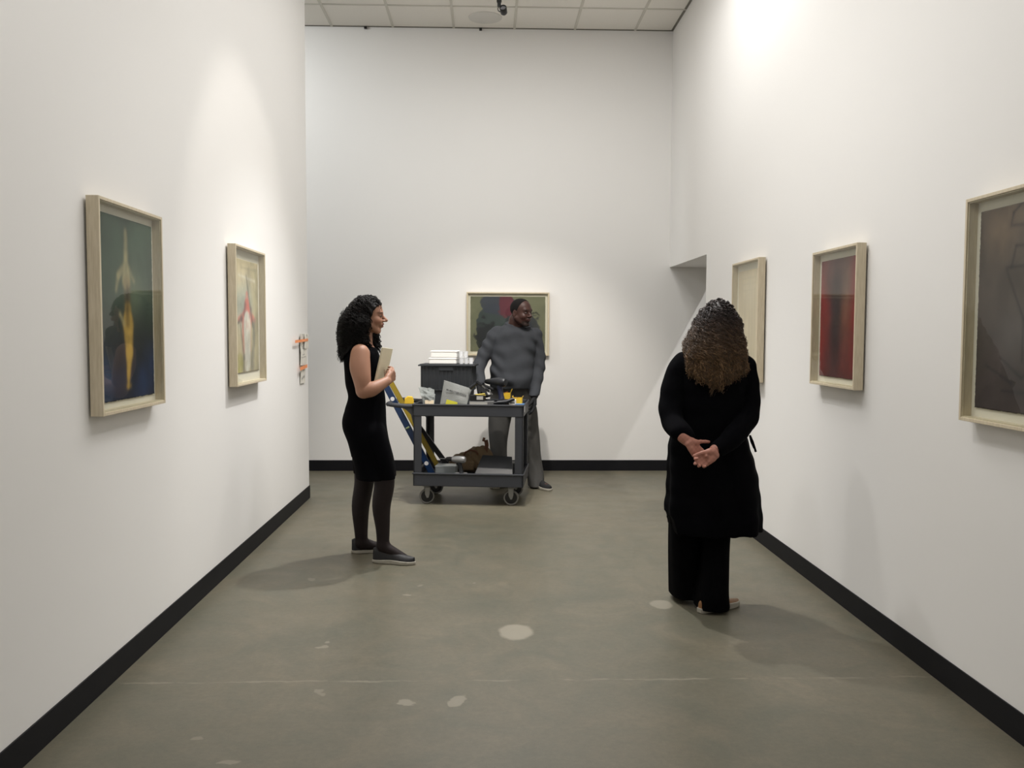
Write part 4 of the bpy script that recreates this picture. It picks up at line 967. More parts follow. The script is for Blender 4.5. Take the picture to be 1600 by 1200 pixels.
# frizzy shoulder length hair
HF = Field((.90, 4.20, 1.05), (1.40, 4.72, 1.64), .0055)
HF.ell(P3(1122, 502, Yr+.03), (.083, .112, .104), None, .02)
HF.ell(P3(1119, 519, Yr+.0), (.104, .108, .090), None, .05)
HF.ell(P3(1116, 540, Yr-.02), (.134, .108, .070), None, .05)
HF.ell(P3(1117, 556, Yr-.07), (.135, .075, .045), None, .04)
Xg, Yg, Zg = HF.grid((slice(None),)*3); HF.D += (.007*np.sin(Xg*60+Zg*35+2*np.sin(Yg*30))*np.sin(Zg*48+Xg*20)).astype(np.float32)
co, qd = HF.mesh()
K1, K2, K3 = int(.17/.0036)*3, int(.17/.0036)*3, int(.12/.0036)*3; z0r = at(1117, 592, Yr-.1); zr = lambda p: z0r.z+.62*np.abs(p[:, 0]-z0r.x)
a1, q1 = curls(HF, co, 1500, .17, .0036, .0095, 190, .0026, 5, lift=.002, avoid=(G,), zmin=zr)
a2, q2 = curls(HF, co, 2200, .17, .0036, .0110, 210, .0014, 6, lift=.006, keep=lambda p: p[:, 2] < 1.53, outward=.03, avoid=(G,), zmin=zr)
a3_, q3 = curls(HF, co, 1600, .12, .0036, .0120, 230, .0010, 8, lift=.010, keep=lambda p: p[:, 2] < 1.42, outward=.10, avoid=(G,), zmin=zr)
av = np.concatenate([co, a1, a2, a3_]); me = np_mesh('hair', av, np.concatenate([qd, q1+len(co), q2+len(co)+len(a1), q3+len(co)+len(a1)+len(a2)]))
tz = np.clip((av[:, 2]-1.24)/.26, 0, 1)[:, None]
ns = np.concatenate([np.full(len(co), .35), strand_shade(len(a1), K1, 1), strand_shade(len(a2), K2, 2), strand_shade(len(a3_), K3, 3)])[:, None]
add_col(me, np.clip((np.array(s2l(128, 100, 70))*(1-tz)+np.array(s2l(60, 48, 45))*tz)*ns, 0, 1))
link('hair', me, mat('frizzy brown hair', (.1, .07, .05), .45, attr='Col', spec=.5), wrr, smooth=True)
# ------------------------------------------------------------------ utility cart
CY = math.radians(-6.5); CO = Vector((-.600, 7.172, 0)); CL, CW = .905, .62; ZT, ZA, ZS, ZSB = .832, .732, .268, .158
CX_ = Vector((math.cos(CY), math.sin(CY), 0)); CYV = Vector((-math.sin(CY), math.cos(CY), 0))
def cw(u, v, z): return CO + CX_*u + CYV*v + Vector((0, 0, z))
def uv_at(px, py, v):
    """local cart coordinates (u, z) of a photo pixel on the cart's plane at depth v"""
    d = CF + CR*((px-800)/FPX) - CU*((py-600)/FPX); o = Vector((0, 0, H)); t = (CYV.dot(CO)+v - CYV.dot(o))/CYV.dot(d); p = o+d*t
    return (p-CO).dot(CX_), p.z
cart = empty('utility_cart', CO, CY, 'dark grey plastic two shelf utility cart loaded with tools, standing before the man', 'cart')
gp = mat('dark grey cart plastic', s2l(48, 50, 55), .5, bump=.25, bscale=250, var=.06, vscale=12)
def tray(z0, z1, inset=0, rim=.022):
    m = MB(); a, b = -inset, CL+inset; c, d = -inset, CW+inset; th = .02
    m.box((a, c, z0), (b, c+th, z1), .006).box((a, d-th, z0), (b, d, z1), .006).box((a, c, z0), (a+th, d, z1), .006).box((b-th, c, z0), (b, d, z1), .006)
    m.box((a-.006, c-.006, z1-.014), (b+.006, c+th, z1), .005).box((a-.006, d-th, z1-.014), (b+.006, d+.006, z1), .005).box((a-.006, c, z1-.014), (a+th, d, z1), .005).box((b-th, c, z1-.014), (b+.006, d, z1), .005)
    return m
DK = ZT-.030; SK = ZSB+.055
m = tray(ZA, ZT); m.box((.01, .01, DK-.02), (CL-.01, CW-.01, DK), .003); m.build('top_shelf', gp, cart)
m = tray(ZSB, ZS); m.box((.01, .01, SK-.02), (CL-.01, CW-.01, SK), .003); m.build('bottom_shelf', gp, cart)
for u, v, su, sv in ((0, 0, 1, 1), (CL, 0, -1, 1), (0, CW, 1, -1), (CL, CW, -1, -1)):
    m = MB(); lu, lv = .070, .055; th = .018
    x0, x1 = sorted((u+su*.004, u+su*(lu))); y0, y1 = sorted((v+sv*.004, v+sv*th)); m.box((x0, y0, ZS-.02), (x1, y1, ZA+.02), .004)
    x0, x1 = sorted((u+su*.004, u+su*th)); y0, y1 = sorted((v+sv*.004, v+sv*lv)); m.box((x0, y0, ZS-.02), (x1, y1, ZA+.02), .004)
    m.build('corner_post', gp, cart)
# moulded handle: flat arms curving out from the short end, joined by a round grip
m = MB(); gx_ = -.215
for v in (.035, CW-.035):
    m.tube([(.03, v, ZT-.022), (-.06, v, ZT-.022), (-.14, v, ZT-.016), (gx_+.02, v, ZT-.010), (gx_, v+(.03 if v < .3 else -.03), ZT-.008)], [.02, .02, .019, .018, .018], 12)
    pl = [(.02, ZT-.03), (-.10, ZT-.03), (-.055, ZT-.055), (-.02, ZT-.09), (-.003, ZT-.16), (.02, ZT-.18)]
    b = bmesh.new(); f0 = [b.verts.new((x, v-.011, z)) for x, z in pl]; f1 = [b.verts.new((x, v+.011, z)) for x, z in pl]; b.faces.new(f0); b.faces.new(f1[::-1])
    for k in range(len(pl)): b.faces.new((f0[k], f0[(k+1) % 6], f1[(k+1) % 6], f1[k]))
    m._merge(b)
m.tube([(gx_, .05, ZT-.008), (gx_-.006, CW/2, ZT-.008), (gx_, CW-.05, ZT-.008)], .019, 16)
m.build('handle', gp, cart, smooth=True)
wm = mat('black caster wheel', (.010, .010, .011), .5); tm_ = mat('grey caster tread', s2l(120, 118, 114), .6); zn = mat('zinc caster fork', s2l(150, 150, 148), .4, .7)
for i, (u, v, yaw) in enumerate(((.10, .085, .3), (CL-.105, .085, .0), (.10, CW-.09, .1), (CL-.10, CW-.09, -.1))):
    R0 = T(u, v, 0) @ Rz(yaw); r = .0625
    m = MB().box((-.045, -.045, ZSB-.006), (.045, .045, ZSB), .002, mtx=R0).tube([(0, 0, ZSB-.006), (0, 0, ZSB-.022)], .022, 16, mtx=R0)
    for sgn in (-1, 1):
        b = bmesh.new(); pl = [(-.022, ZSB-.02), (.022, ZSB-.02), (.020, .085), (.010, .052), (-.004, .050), (-.018, .08)]
        f0 = [b.verts.new((x, sgn*.024-.002, z)) for x, z in pl]; f1 = [b.verts.new((x, sgn*.024+.002, z)) for x, z in pl]; b.faces.new(f0); b.faces.new(f1[::-1])
        for k in range(6): b.faces.new((f0[k], f0[(k+1) % 6], f1[(k+1) % 6], f1[k]))
        m._merge(b, R0)
    m.box((-.024, -.027, ZSB-.024), (.024, .027, ZSB-.018), .002, mtx=R0)
    ca = m.build('caster', zn, cart)
    MB().lathe([(0, -.014), (.030, -.015), (.048, -.013), (.050, -.012), (.050, .012), (.048, .013), (.030, .015), (0, .014)], 32, mtx=R0 @ T(0, 0, r) @ Rx(math.pi/2)).build('wheel', wm, ca, smooth=True)
    MB().lathe([(.049, -.012), (.059, -.013), (r, -.009), (r, .009), (.059, .013), (.049, .012)], 40, mtx=R0 @ T(0, 0, r) @ Rx(math.pi/2)).build('tread', tm_, ca, smooth=True)
MB().box((CL+.0058, .02, ZT-.060), (CL+.0072, .055, ZT-.012), mtx=T(0, 0, 0)).build('sticker', mat('white sticker', s2l(215, 215, 215), .5), cart)['label'] = 'small white sticker on the end of the top shelf'

def item(name, u, v, z, rz, label, cat, group=None):
    return empty(name, cw(u, v, z), CY+rz, label, cat, group)
# ---- grey tote and clear cups
dg = mat('dark grey tote plastic', s2l(46, 49, 53), .55, bump=.15)
tt = item('tote_bin', .226, .445, DK+.001, 0, 'large dark grey ribbed plastic tote standing at the back of the cart top', 'storage bin')
m = MB(); W0, W1, D0, D1, HH = .200, .218, .115, .128, .338
def hull(m, a0, b0, z0, a1, b1, z1, th=.006):
    b = bmesh.new(); o0 = [b.verts.new((x*a0, y*b0, z0)) for x, y in ((-1, -1), (1, -1), (1, 1), (-1, 1))]; o1 = [b.verts.new((x*a1, y*b1, z1)) for x, y in ((-1, -1), (1, -1), (1, 1), (-1, 1))]
    i1 = [b.verts.new((x*(a1-th), y*(b1-th), z1)) for x, y in ((-1, -1), (1, -1), (1, 1), (-1, 1))]; i0 = [b.verts.new((x*(a0-th), y*(b0-th), z0+th)) for x, y in ((-1, -1), (1, -1), (1, 1), (-1, 1))]
    b.faces.new(o0[::-1]); b.faces.new(i0)
    for k in range(4):
        n = (k+1) % 4; b.faces.new((o0[k], o0[n], o1[n], o1[k])); b.faces.new((o1[k], o1[n], i1[n], i1[k])); b.faces.new((i1[k], i1[n], i0[n], i0[k]))
    m._merge(b)
hull(m, W0, D0, 0, W1, D1, HH)
for x0, x1, y0, y1 in ((-W1-.022, W1+.022, -D1-.020, -D1+.004), (-W1-.022, W1+.022, D1-.004, D1+.020), (-W1-.022, -W1+.004, -D1, D1), (W1-.004, W1+.022, -D1, D1)):
    m.box((x0, y0, HH-.012), (x1, y1, HH), .003)
for k in range(13):
    x = -.195+.0325*k; m.box((x-.004, -D1-.006, HH*.37), (x+.004, -D0+.012, HH-.012), .002)
for k in range(7):
    y = -.105+.035*k; m.box((-W1-.006, y-.004, HH*.37), (-W0+.014, y+.004, HH-.012), .002); m.box((W0-.014, y-.004, HH*.37), (W1+.006, y+.004, HH-.012), .002)
m.box((-W1-.004, -D1-.002, HH*.35), (W1+.004, D1+.002, HH*.37), .002)
m.box((-.06, -D1-.010, HH-.05), (.06, -D1+.002, HH-.012), .003)
m.build('bin_body', dg, tt)
clr = bpy.data.materials.new('frosted clear plastic'); clr.use_nodes = True
b_ = clr.node_tree.nodes['Principled BSDF']; b_.inputs['Base Color'].default_value = (.92, .93, .95, 1); b_.inputs['Roughness'].default_value = .25; b_.inputs['Alpha'].default_value = .42; b_.inputs['Specular IOR Level'].default_value = .8
wp = mat('white foam plastic', s2l(248, 246, 242), .5, spec=.5)
boardz = DK+.001+HH
ld = item('tray_lid', .226, .445, boardz+.0005, 0, 'flat grey sheet lying across the top of the large tote', 'lid')
MB().box((-.228, -.14, 0), (.228, .14, .005), .002).build('lid_panel', dg, ld)
zt = boardz+.006
for k, (u, w_, z, h_, lab) in enumerate(((.190, .235, 0, .052, 'long white plastic tray on the tote, lower of the two'), (.200, .225, .053, .060, 'long white plastic tray on the tote, upper of the two'))):
    t = item('plastic_tray', u-.0, .43, zt+z, 0, lab, 'tray', 'white trays on the tote')
    m = MB(); m.box((-w_*.5, -.095, 0), (w_*.5, .095, h_), .007, seg=3); m.box((-w_*.5-.003, -.098, h_-.012), (w_*.5+.003, .098, h_-.004), .002)
    m.build('tray_shell', wp, t)
for row, z in ((0, 0), (1, .055)):
    for k in range(3 if row == 0 else 2):
        t = item('plastic_cup', .345+.042*k-(.0 if row == 0 else .002), .375, zt+z, 0, 'small clear plastic cup on the tote, %s' % (['lower row, beside the white tray', 'lower row, middle cup', 'lower row, at the right end'][k] if row == 0 else ['upper row, beside the white tray', 'upper row, at the right end'][k]), 'cup', 'clear cups on the tote')
        MB().lathe([(0, .0), (.016, 0), (.0195, .050), (.021, .051), (.021, .053), (.0185, .052), (.015, .002), (0, .002)], 24).build('cup_shell', clr, t, smooth=True)

# ---- bags and boxes on the left of the top shelf
ym = mat('yellow card', s2l(214, 176, 44), .6, bump=.15); ywm = mat('pale yellow card', s2l(226, 204, 96), .6, bump=.15)
u, z = uv_at(639, 630, .12)
t = item('tape_measure', u, .12, DK+.001, .25, 'yellow measuring tape at the left end of the cart top', 'measuring tape')
M_ = MB().prism([(-.038, 0), (.038, 0), (.040, .030), (.030, .062), (-.010, .066), (-.036, .045)], -.022, .022, .006, mtx=Rx(math.pi/2) @ T(0, .018, 0)); M_.build('case', ym, t)
MB().box((-.036, -.024, 0), (.036, .024, .018), .004).build('base_grip', M['blackmetal'], t)
bagm = bpy.data.materials.new('clear plastic bag'); bagm.use_nodes = True
b_ = bagm.node_tree.nodes['Principled BSDF']; b_.inputs['Base Color'].default_value = (.60, .64, .62, 1); b_.inputs['Roughness'].default_value = .2; b_.inputs['Alpha'].default_value = .5; b_.inputs['Specular IOR Level'].default_value = .8
n_ = bagm.node_tree.nodes.new('ShaderNodeTexNoise'); n_.inputs['Scale'].default_value = 25; n_.inputs['Distortion'].default_value = 1.5
bp_ = bagm.node_tree.nodes.new('ShaderNodeBump'); bp_.inputs['Distance'].default_value = .01; bagm.node_tree.links.new(n_.outputs[0], bp_.inputs['Height']); bagm.node_tree.links.new(bp_.outputs[0], b_.inputs['Normal'])
def crumple(name, pts, th, parent, m, seed, nx=22, nz=18, amp=.008):
    """a soft sheet pouch spanning four corners (bl, br, tr, tl), two bulging sides"""
    r = np.random.RandomState(seed); u = np.linspace(0, 1, nx); v = np.linspace(0, 1, nz); U, V = np.meshgrid(u, v, indexing='ij'); bl, br, tr, tl = [np.array(p, float) for p in pts]
    P = bl*((1-U)*(1-V))[..., None]+br*(U*(1-V))[..., None]+tr*(U*V)[..., None]+tl*((1-U)*V)[..., None]
    n = unit(np.cross(br-bl, tl-bl)); bu = np.sin(np.pi*U)**.6*np.sin(np.pi*np.clip(V*.9, 0, 1))**.6
    N1 = vnoise(U, V, 4, seed, 4)-.5; N2 = vnoise(U, V, 4, seed+1, 4)-.5
    A = P+n*((th*bu+amp*N1*3*bu)[..., None]); B = P-n*((th*bu*.7+amp*N2*3*bu)[..., None])
    co = np.concatenate([A.reshape(-1, 3), B.reshape(-1, 3)]); idx = np.arange(nx*nz).reshape(nx, nz)
    q = np.stack([idx[:-1, :-1], idx[1:, :-1], idx[1:, 1:], idx[:-1, 1:]], -1).reshape(-1, 4)
    return link(name, np_mesh(name, co, np.concatenate([q, q[:, ::-1]+nx*nz])), m, parent, True, True)
t = item('plastic_bag', .095, .135, DK+.002, 0, 'crumpled clear plastic bag with small parts beside the yellow measuring tape', 'bag')
crumple('pouch', [(-.03, -.02, .01), (.062, -.025, .0), (.070, -.01, .10), (-.075, .02, .155)], .034, t, bagm, 5, amp=.012)
crumple('pouch_fold', [(-.05, -.03, .085), (.065, -.03, .075), (.055, .03, .135), (-.07, .03, .16)], .014, t, bagm, 15, amp=.012)
MB().box((-.012, -.042, -.004), (.062, -.039, .05), .001, mtx=Rx(-.05)).build('paper_label', mat('cream label', s2l(232, 214, 184), .7), t)
for k in range(5): MB().tube([(-.02+.014*k, 0, .006+.004*(k % 2)), (-.012+.014*k, .01, .034)], .005, 8).build('bolt', M['cleat'], t)
# zip bag with printed name
t = item('zip_bag', *[.36, .10], DK+.002, 0, 'grey zip bag of hardware leaning on the tote, printed McMASTER-CARR, yellow slip inside', 'bag')
def loc_(px, py, v):
    u, z = uv_at(px, py, v); return (u-.36, v-.10, z-DK-.002)
c_bl, c_br, c_tr, c_tl = loc_(687.5, 631.5, .06), loc_(729.5, 631.5, .06), loc_(737, 607.5, .13), loc_(694, 594, .13)
zb = bpy.data.materials.new('grey poly bag'); zb.use_nodes = True
b_ = zb.node_tree.nodes['Principled BSDF']; b_.inputs['Base Color'].default_value = (*s2l(118, 120, 116), 1); b_.inputs['Roughness'].default_value = .3; b_.inputs['Alpha'].default_value = .78
n_ = zb.node_tree.nodes.new('ShaderNodeTexNoise'); n_.inputs['Scale'].default_value = 30
bp_ = zb.node_tree.nodes.new('ShaderNodeBump'); bp_.inputs['Distance'].default_value = .004; zb.node_tree.links.new(n_.outputs[0], bp_.inputs['Height']); zb.node_tree.links.new(bp_.outputs[0], b_.inputs['Normal'])
crumple('pouch', [c_bl, c_br, c_tr, c_tl], .010, t, zb, 9, amp=.003)
ex = unit(np.array(c_tr)-np.array(c_tl)); ez0 = unit(np.array(c_tl)-np.array(c_bl)); ey = unit(np.cross(ez0, ex)); ez = np.cross(ex, ey)
MB().tube([Vector(c_tl)+Vector(ez)*-.004-Vector(ey)*.002, Vector(c_tr)+Vector(ez)*-.004-Vector(ey)*.002], .0022, 8).build('zip_strip', mat('zip strip', s2l(150, 150, 146), .4), t)
tc = bpy.data.curves.new('lettering', 'FONT'); tc.body = 'McMASTER-CARR'; tc.size = .030; tc.align_x = 'CENTER'; tc.align_y = 'CENTER'; tc.extrude = .0002; tc.offset = .0006
to = bpy.data.objects.new('tmp', tc); C.objects.link(to); dg_ = bpy.context.evaluated_depsgraph_get(); tme = bpy.data.meshes.new_from_object(to.evaluated_get(dg_)); bpy.data.objects.remove(to)
wd = max(v.co.x for v in tme.vertices)-min(v.co.x for v in tme.vertices)
mid = (np.array(c_bl)+c_br+c_tr+c_tl)/4+ez*.010-ey*.019+ex*.004
tme.transform(frame_mtx(mid, ex, ez, -ey) @ Matrix.Scale(.175/wd, 4)); link('lettering', tme, mat('black print', (.008, .008, .008), .5), t, True)
p0, p1, p2, p3 = [np.array(loc_(*p, .045)) for p in ((696, 631.5), (715, 631.5), (714.5, 628.5), (698, 624))]
b = bmesh.new(); vs = [b.verts.new(p) for p in (p0, p1, p2, p3)]; b.faces.new(vs); me = bpy.data.meshes.new('slip'); b.to_mesh(me); b.free()
o = link('paper_slip', me, mat('yellow slip', s2l(206, 200, 60), .7), t, True); md = o.modifiers.new('s', 'SOLIDIFY'); md.thickness = .001

# ---- cases, drills and screw boxes on the right of the top shelf
def bxitem(name, px0, px1, py0, py1, v, dv, m, label, cat, rz=0, bev=.003, extra=None, z=None):
    u0, z1 = uv_at(px0, py0, v); u1, z0 = uv_at(px1, py1, v); z0 = DK+.001 if z is None else z; z1 = max(z1, z0+.008)
    t = item(name, (u0+u1)/2, v+dv/2, z0, rz, label, cat); w_ = (u1-u0)/2
    MB().box((-w_, -dv/2, 0), (w_, dv/2, z1-z0), bev).build('box_body', m, t)
    if extra: extra(t, w_, dv, z1-z0)
    return t, z1
lm = mat('grey label', s2l(168, 166, 160), .7)
def lab1(t, w, d, h): MB().box((-w+.004, -d/2-.0012, .006), (w-.05, -d/2-.0002, h-.006)).build('label_strip', lm, t)
def lab2(t, w, d, h): MB().box((-.004, -d/2-.0012, h*.25), (w-.012, -d/2-.0002, h*.85)).build('label_strip', lm, t)
_, zz = bxitem('tool_case', 733, 771, 627, 633, .05, .085, mat('grey case', s2l(96, 96, 96), .5), 'thin grey flat case at the front edge of the cart top, lowest of its stack', 'case', extra=lab1)
_, zz2 = bxitem('tool_case', 734, 757, 617.5, 627, .055, .09, M['blackmetal'], 'black case with a grey label on top of the thin grey case', 'case', extra=lab2, z=zz+.001)
t = item('paper_card', uv_at(750, 618, .07)[0], .09, zz2+.001, .2, 'pale yellow folded paper lying on the black case', 'paper')
MB().box((-.042, -.03, 0), (.042, .03, .002), .0005, mtx=Ry(.06)).box((-.040, -.03, .002), (.038, .03, .004), .0005, mtx=Ry(-.10) @ T(0, 0, .004)).build('paper_sheet', ywm, t)
blk = mat('black tool plastic', (.010, .011, .014), .45, bump=.15); nav = mat('dark blue tool rubber', (.012, .016, .045), .5); stl = mat('brushed steel', (.45, .45, .45), .3, .9)
def drill(u, v, z, rz, label, body, grip, tilt=0, sc=1.0, bit=True, accent=None):
    t = item('cordless_drill', u, v, z, rz, label, 'drill'); Q = Ry(tilt) @ Matrix.Scale(sc, 4)
    bd = MB().lathe([(0, -.075), (.022, -.073), (.030, -.060), (.031, -.01), (.028, .02), (.024, .045), (.018, .05), (0, .05)], 24, mtx=Q @ T(0, 0, .165) @ Ry(math.pi/2)); bd.build('motor_housing', body, t, smooth=True)
    b = MB(); b.tube([(-.02, 0, .15), (-.025, 0, .11), (-.035, 0, .07), (-.038, 0, .05)], [.022, .019, .018, .022], 14, mtx=Q).build('grip', grip, t, smooth=True)
    MB().box((-.085, -.034, 0), (.022, .034, .050), .008, mtx=Q).build('battery', body, t)
    MB().lathe([(.006, .112), (.016, .10), (.020, .075), (.020, .05), (0, .05), ], 20, mtx=Q @ T(0, 0, .165) @ Ry(math.pi/2)).build('chuck', M['blackmetal'], t, smooth=True)
    MB().box((-.004, -.006, .115), (.010, .006, .145), .003, mtx=Q).build('trigger', M['blackmetal'], t)
    if bit: MB().tube([(.105, 0, .165), (.165, 0, .165)], .003, 8, mtx=Q).build('bit', stl, t)
    if accent: MB().box((-.055, -.0335, .150), (.030, -.0300, .180), .001, mtx=Q).tube([(.03, -.022, .165), (.049, -.018, .165)], .014, 12, mtx=Q).build('side_plate', accent, t)
    return t
u, z = uv_at(774, 622, .15)
drill(u+.010, .215, DK+.001, math.pi-.6, 'black and dark blue cordless drill standing upright on the cart top', blk, nav, sc=1.22, bit=False, accent=None)
u, z = uv_at(757, 615, .12)
t = item('bar_clamp', u-.004, .075, zz2+.014, .1, 'small black clamp with a steel bar leaning against the blue drill', 'clamp')
e0 = Vector((-.035, 0, .085)); e1 = Vector((.075, -.01, -.008))
MB().tube([e0, e1], .0065, 4).build('steel_bar', stl, t)
MB().box((-.03, -.014, -.012), (.03, .012, .012), .005, mtx=T(*e0) @ Ry(.65)).box((-.02, -.013, -.01), (.022, .012, .012), .005, mtx=T(*(e0*.4+e1*.6)) @ Ry(.65)).build('clamp_jaw', blk, t)
MB().tube([e0+Vector((-.02, 0, .0)), e0+Vector((-.075, .01, -.045))], [.012, .015], 12).build('handle', blk, t, smooth=True)
u, z = uv_at(790, 628, .10)
t = item('hand_tool', u-.006, .035, ZT+.012, .05, 'black handled tool lying across the cart rim in front of the yellow screw boxes', 'tool')
MB().tube([(-.055, 0, .004), (.02, 0, .010), (.065, 0, .030), (.085, 0, .034)], [.014, .016, .013, .009], 12).build('handle', blk, t, smooth=True)
MB().tube([(-.055, 0, .004), (-.085, 0, .0)], .008, 10).build('shaft', blk, t, smooth=True)
def open_box(name, px0, px1, py0, py1, v, dv, label, m, flap=0, screws=0, lift=0):
    u0, z1 = uv_at(px0, py0, v); u1, _ = uv_at(px1, py1, v); h_ = z1-DK-.001-lift; w_ = (u1-u0)/2
    t = item(name, (u0+u1)/2, v+dv/2, DK+.001+lift, 0, label, 'box', 'yellow screw boxes on the cart')
    m_ = MB(); hull(m_, w_, dv/2, 0, w_, dv/2, h_, .002)
    m_.build('carton', m, t)
    if flap:
        for sx, ff, aa in ((-1, 1, -.25), (1, .9, .35)): MB().box((-.001, -dv/2, 0), (.001, dv/2, flap*ff), .0004, mtx=T(sx*w_, 0, h_) @ Ry(aa)).build('flap', m, t)
    for k in range(screws):
        a = RNG.uniform(-1, 1, 2); th = RNG.uniform(0, 3); c = Vector((a[0]*w_*.6, a[1]*dv*.25, h_*.82+.003*k)); d_ = Vector((math.cos(th)*.011, math.sin(th)*.011, .003))
        MB().tube([c-d_, c+d_*.8, c+d_*.85, c+d_], [.0012, .0022, .005, .005], 7).build('screw', [stl, M['cleat'], mat('copper screw', s2l(150, 70, 40), .4, .6)][k % 3], t)
    return t
open_box('screw_box', 780.5, 797, 614.5, 626, .30, .09, 'open yellow box of loose screws with raised flaps, behind the black tool', ym, .040, 9)
open_box('screw_box', 801, 815.5, 622, 632, .10, .09, 'low yellow box at the right front corner of the cart top, flaps spread', ym, .016, 4)
bxitem('label_box', 795, 806, 624.5, 632, .04, .04, mat('white card', s2l(214, 212, 206), .7), 'little white labelled carton beside the low yellow box', 'box', extra=lambda t, w, d, h: MB().box((-w*.7, -d/2-.001, h*.55), (w*.7, -d/2, h*.7)).build('print_line', mat('grey print', (.1, .1, .1), .6), t))
t = item('tape_scrap', .865, .07, ZT+.0015, 0, 'scrap of blue tape on the right front corner of the cart rim', 'tape')
MB().box((-.03, -.05, 0), (.042, .045, .003), .001, mtx=Rx(.02)).build('tape_strip', mat('blue tape', s2l(70, 108, 150), .6, bump=.3), t)
for o_ in (t,): pass

# ---- long tools standing in the lower shelf
def bar(name, p_top, p_bot, w, th, m, label, cat, rings=(), ringm=None, windows=(), rot=0):
    a = Vector(p_bot); b = Vector(p_top); L_ = (b-a).length; z = (b-a).normalized(); y = CYV - z*CYV.dot(z); y.normalize(); x = y.cross(z)
    q_ = Matrix.Rotation(rot, 3, z); x = q_ @ x; y = q_ @ y
    t = empty(name, a, 0, label, cat); X = frame_mtx((0, 0, 0), x, y, z)
    MB().box((-w/2, -th/2, 0), (w/2, -th/2+.002, L_), .001, mtx=X).box((-w/2, th/2-.002, 0), (w/2, th/2, L_), .001, mtx=X).box((-w/2, -th/2, 0), (-w/2+.006, th/2, L_), .001, mtx=X).box((w/2-.006, -th/2, 0), (w/2, th/2, L_), .001, mtx=X).box((-w/2+.004, -th/4, .01), (w/2-.004, th/4, L_-.01), .001, mtx=X).build('rail', m, t)
    for s_ in (0, L_-.012): MB().box((-w/2-.001, -th/2-.001, s_), (w/2+.001, th/2+.001, s_+.014), .003, mtx=X).build('end_cap', M['blackmetal'], t)
    for f_ in rings:
        MB().lathe([(.012, -.001), (.0175, -.001), (.0175, .001), (.012, .001)], 24, mtx=X @ T(0, -th/2-.001, L_*f_) @ Rx(math.pi/2)).build('badge', ringm, t)
    for f_ in windows:
        MB().tube([(-w*.33, 0, 0), (w*.33, 0, 0)], .009, 12, mtx=X @ T(0, -th/2+.004, L_*f_)).build('vial', mat('level vial', s2l(150, 165, 120), .2), t)
    return t
bl = mat('blue enamel', s2l(20, 46, 84), .35, bump=.05); ye = mat('yellow enamel', s2l(146, 124, 34), .45); wl_ = mat('white badge', s2l(225, 225, 225), .5)
zb_ = SK+.006
p_bot = Vector(); uB, _ = uv_at(675, 742, .17); 
pb = cw(uB+.01, .17, zb_); pt_ = at(600.5, 598, (cw(-.12, .17, 0)).y); dirn = (pt_-pb).normalized()
bar('spirit_level', pt_+dirn*.03, pb, .050, .024, bl, 'blue spirit level with white ring badges slanting up through the cart handle', 'spirit level', (.13, .80), wl_, (.50,))
uY, _ = uv_at(689, 728, .30); pb2 = cw(uY, .30, zb_+.01); pt2 = at(611, 598, cw(-.10, .30, 0).y)
bar('spirit_level', pt2+(pt2-pb2).normalized()*.02, pb2, .044, .022, ye, 'yellow spirit level slanting up beside the blue one', 'spirit level', (), None, (.5,), rot=.2)
uK, _ = uv_at(706, 727, .36); pb3 = cw(uK, .36, zb_+.01); uk2, zk2 = uv_at(643, 651, .36)
bar('pry_bar', cw(uk2, .36, min(zk2, ZA-.02)), pb3, .042, .02, blk, 'black straight bar leaning in the lower shelf behind the yellow level', 'bar')
# silver box
u0, z1 = uv_at(677, 728.5, .13); u1, _ = uv_at(709, 742, .13)
t = item('metal_box', (u0+u1)/2+.014, .215, SK+.001, 0, 'plain silver grey metal box lying in the lower shelf at the left', 'box')
mb = MB(); mb.box((-(u1-u0)/2, -.07, 0), ((u1-u0)/2, .07, z1-SK), .004); mb.build('box_body', mat('satin aluminium', s2l(150, 156, 158), .45, .4), t)
MB().box((-(u1-u0)/2-.002, -.072, z1-SK-.012), ((u1-u0)/2+.002, .072, z1-SK+.001), .002).build('lid', mat('satin aluminium lid', s2l(166, 172, 174), .4, .4), t)
u, z = uv_at(717, 742, .10)
drill(u-.01, .085, SK+.001, math.pi-.25, 'silver and black cordless drill standing in the lower shelf', mat('silver tool plastic', s2l(130, 130, 130), .4, .2), blk, tilt=0, sc=.95, accent=mat('pale side plate', s2l(205, 205, 205), .4))
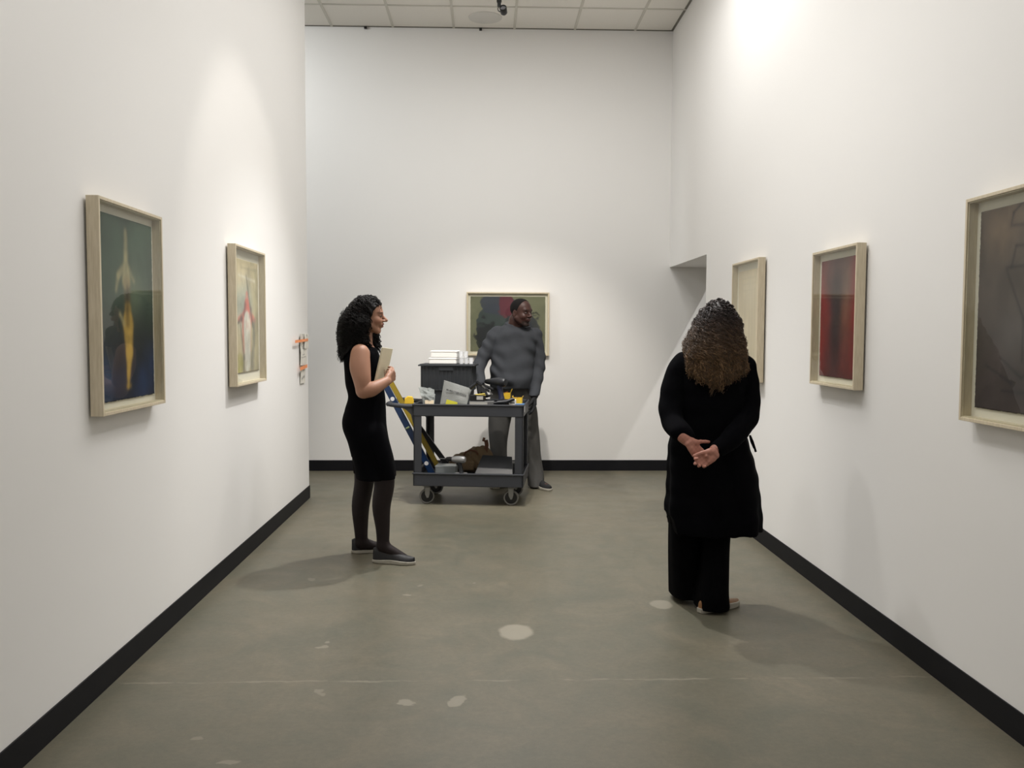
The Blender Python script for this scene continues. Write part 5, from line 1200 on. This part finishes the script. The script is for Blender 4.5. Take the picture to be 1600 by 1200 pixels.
# canvas tool bag, SDF
tb = item('tool_bag', .425, .475, SK+.001, 0, 'slumped brown canvas tool bag with leather straps in the lower shelf', 'bag')
BF = Field((-.22, -.13, -.01), (.24, .13, .36), .005)
BF.ell((-.02, 0, .07), (.17, .09, .10), None, .02); BF.ell((.07, 0, .13), (.10, .085, .11), None, .04); BF.ell((-.12, .0, .06), (.08, .08, .07), None, .03); BF.ell((.12, 0, .08), (.07, .08, .09), None, .03)
BF.ell((.03, .0, .235), (.10, .045, .03), (unit((1, 0, -.25)), (0, 1, 0), unit((.25, 0, 1))), .02, 's')
Xb, Yb, Zb_ = BF.grid((slice(None),)*3); BF.D += (.006*np.sin(Xb*55+Zb_*30+2*np.sin(Yb*40))*np.sin(Zb_*48+Xb*20)).astype(np.float32); BF.D = np.maximum(BF.D, -Zb_).astype(np.float32)
co, q_ = BF.mesh(); me = np_mesh('canvas', co, q_); cv = mat('brown canvas', s2l(112, 94, 70), .85, bump=.6, bscale=120, var=.25, vscale=12); link('canvas_body', me, cv, tb, True, True)
lt = mat('brown leather strap', s2l(92, 56, 36), .6, bump=.2)
Xs = T(.125, -.045, .185)
for k in range(1): MB().box((-.017, -.003, -.05), (.017, .003, .055), .002, mtx=Xs @ Ry(.18)).box((-.017, -.003, 0), (.017, .003, .045), .002, mtx=Xs @ Ry(.18) @ T(.0, 0, .05) @ Ry(-.35)).box((-.017, -.003, 0), (.017, .003, .022), .002, mtx=Xs @ T(-.007, 0, .094) @ Ry(-1.3)).build('strap', lt, tb)
MB().tube([(-.07, -.075, .13), (-.045, -.088, .175), (.0, -.09, .195), (.045, -.088, .185), (.065, -.07, .15)], .008, 10).build('carry_handle', lt, tb, smooth=True)
MB().box((-.10, -.100, .02), (.03, -.080, .095), .008).build('pocket', cv, tb)
# black flat cases leaning
t = item('hard_case', .640, .27, SK+.002, .04, 'flat dark case tilted in the lower shelf on the right', 'case')
X = T(0, -.10, 0) @ Rx(math.radians(50)); cs = mat('dark hard case', s2l(34, 36, 40), .4, bump=.1)
MB().prism([(-.165, 0), (.165, 0), (.15, .19), (-.10, .205)], 0, .020, .005, mtx=X @ T(0, 0, 0)).build('case_shell', cs, t)
MB().box((-.10, .004, .020), (.10, .010, .0225), .001, mtx=X).build('seam', M['blackmetal'], t)
MB().tube([(-.03, -.001, .012), (-.02, -.012, .012), (.02, -.012, .012), (.03, -.001, .012)], .004, 8, mtx=X).build('carry_handle', M['blackmetal'], t, smooth=True)
t = item('flat_box', .775, .47, SK+.001, -.1, 'small mid grey flat box behind the dark case', 'box')
MB().prism([(-.06, -.07), (.06, -.07), (.075, .07), (-.06, .07)], 0, .085, .004).build('box_body', mat('mid grey plastic', s2l(84, 86, 88), .5), t)
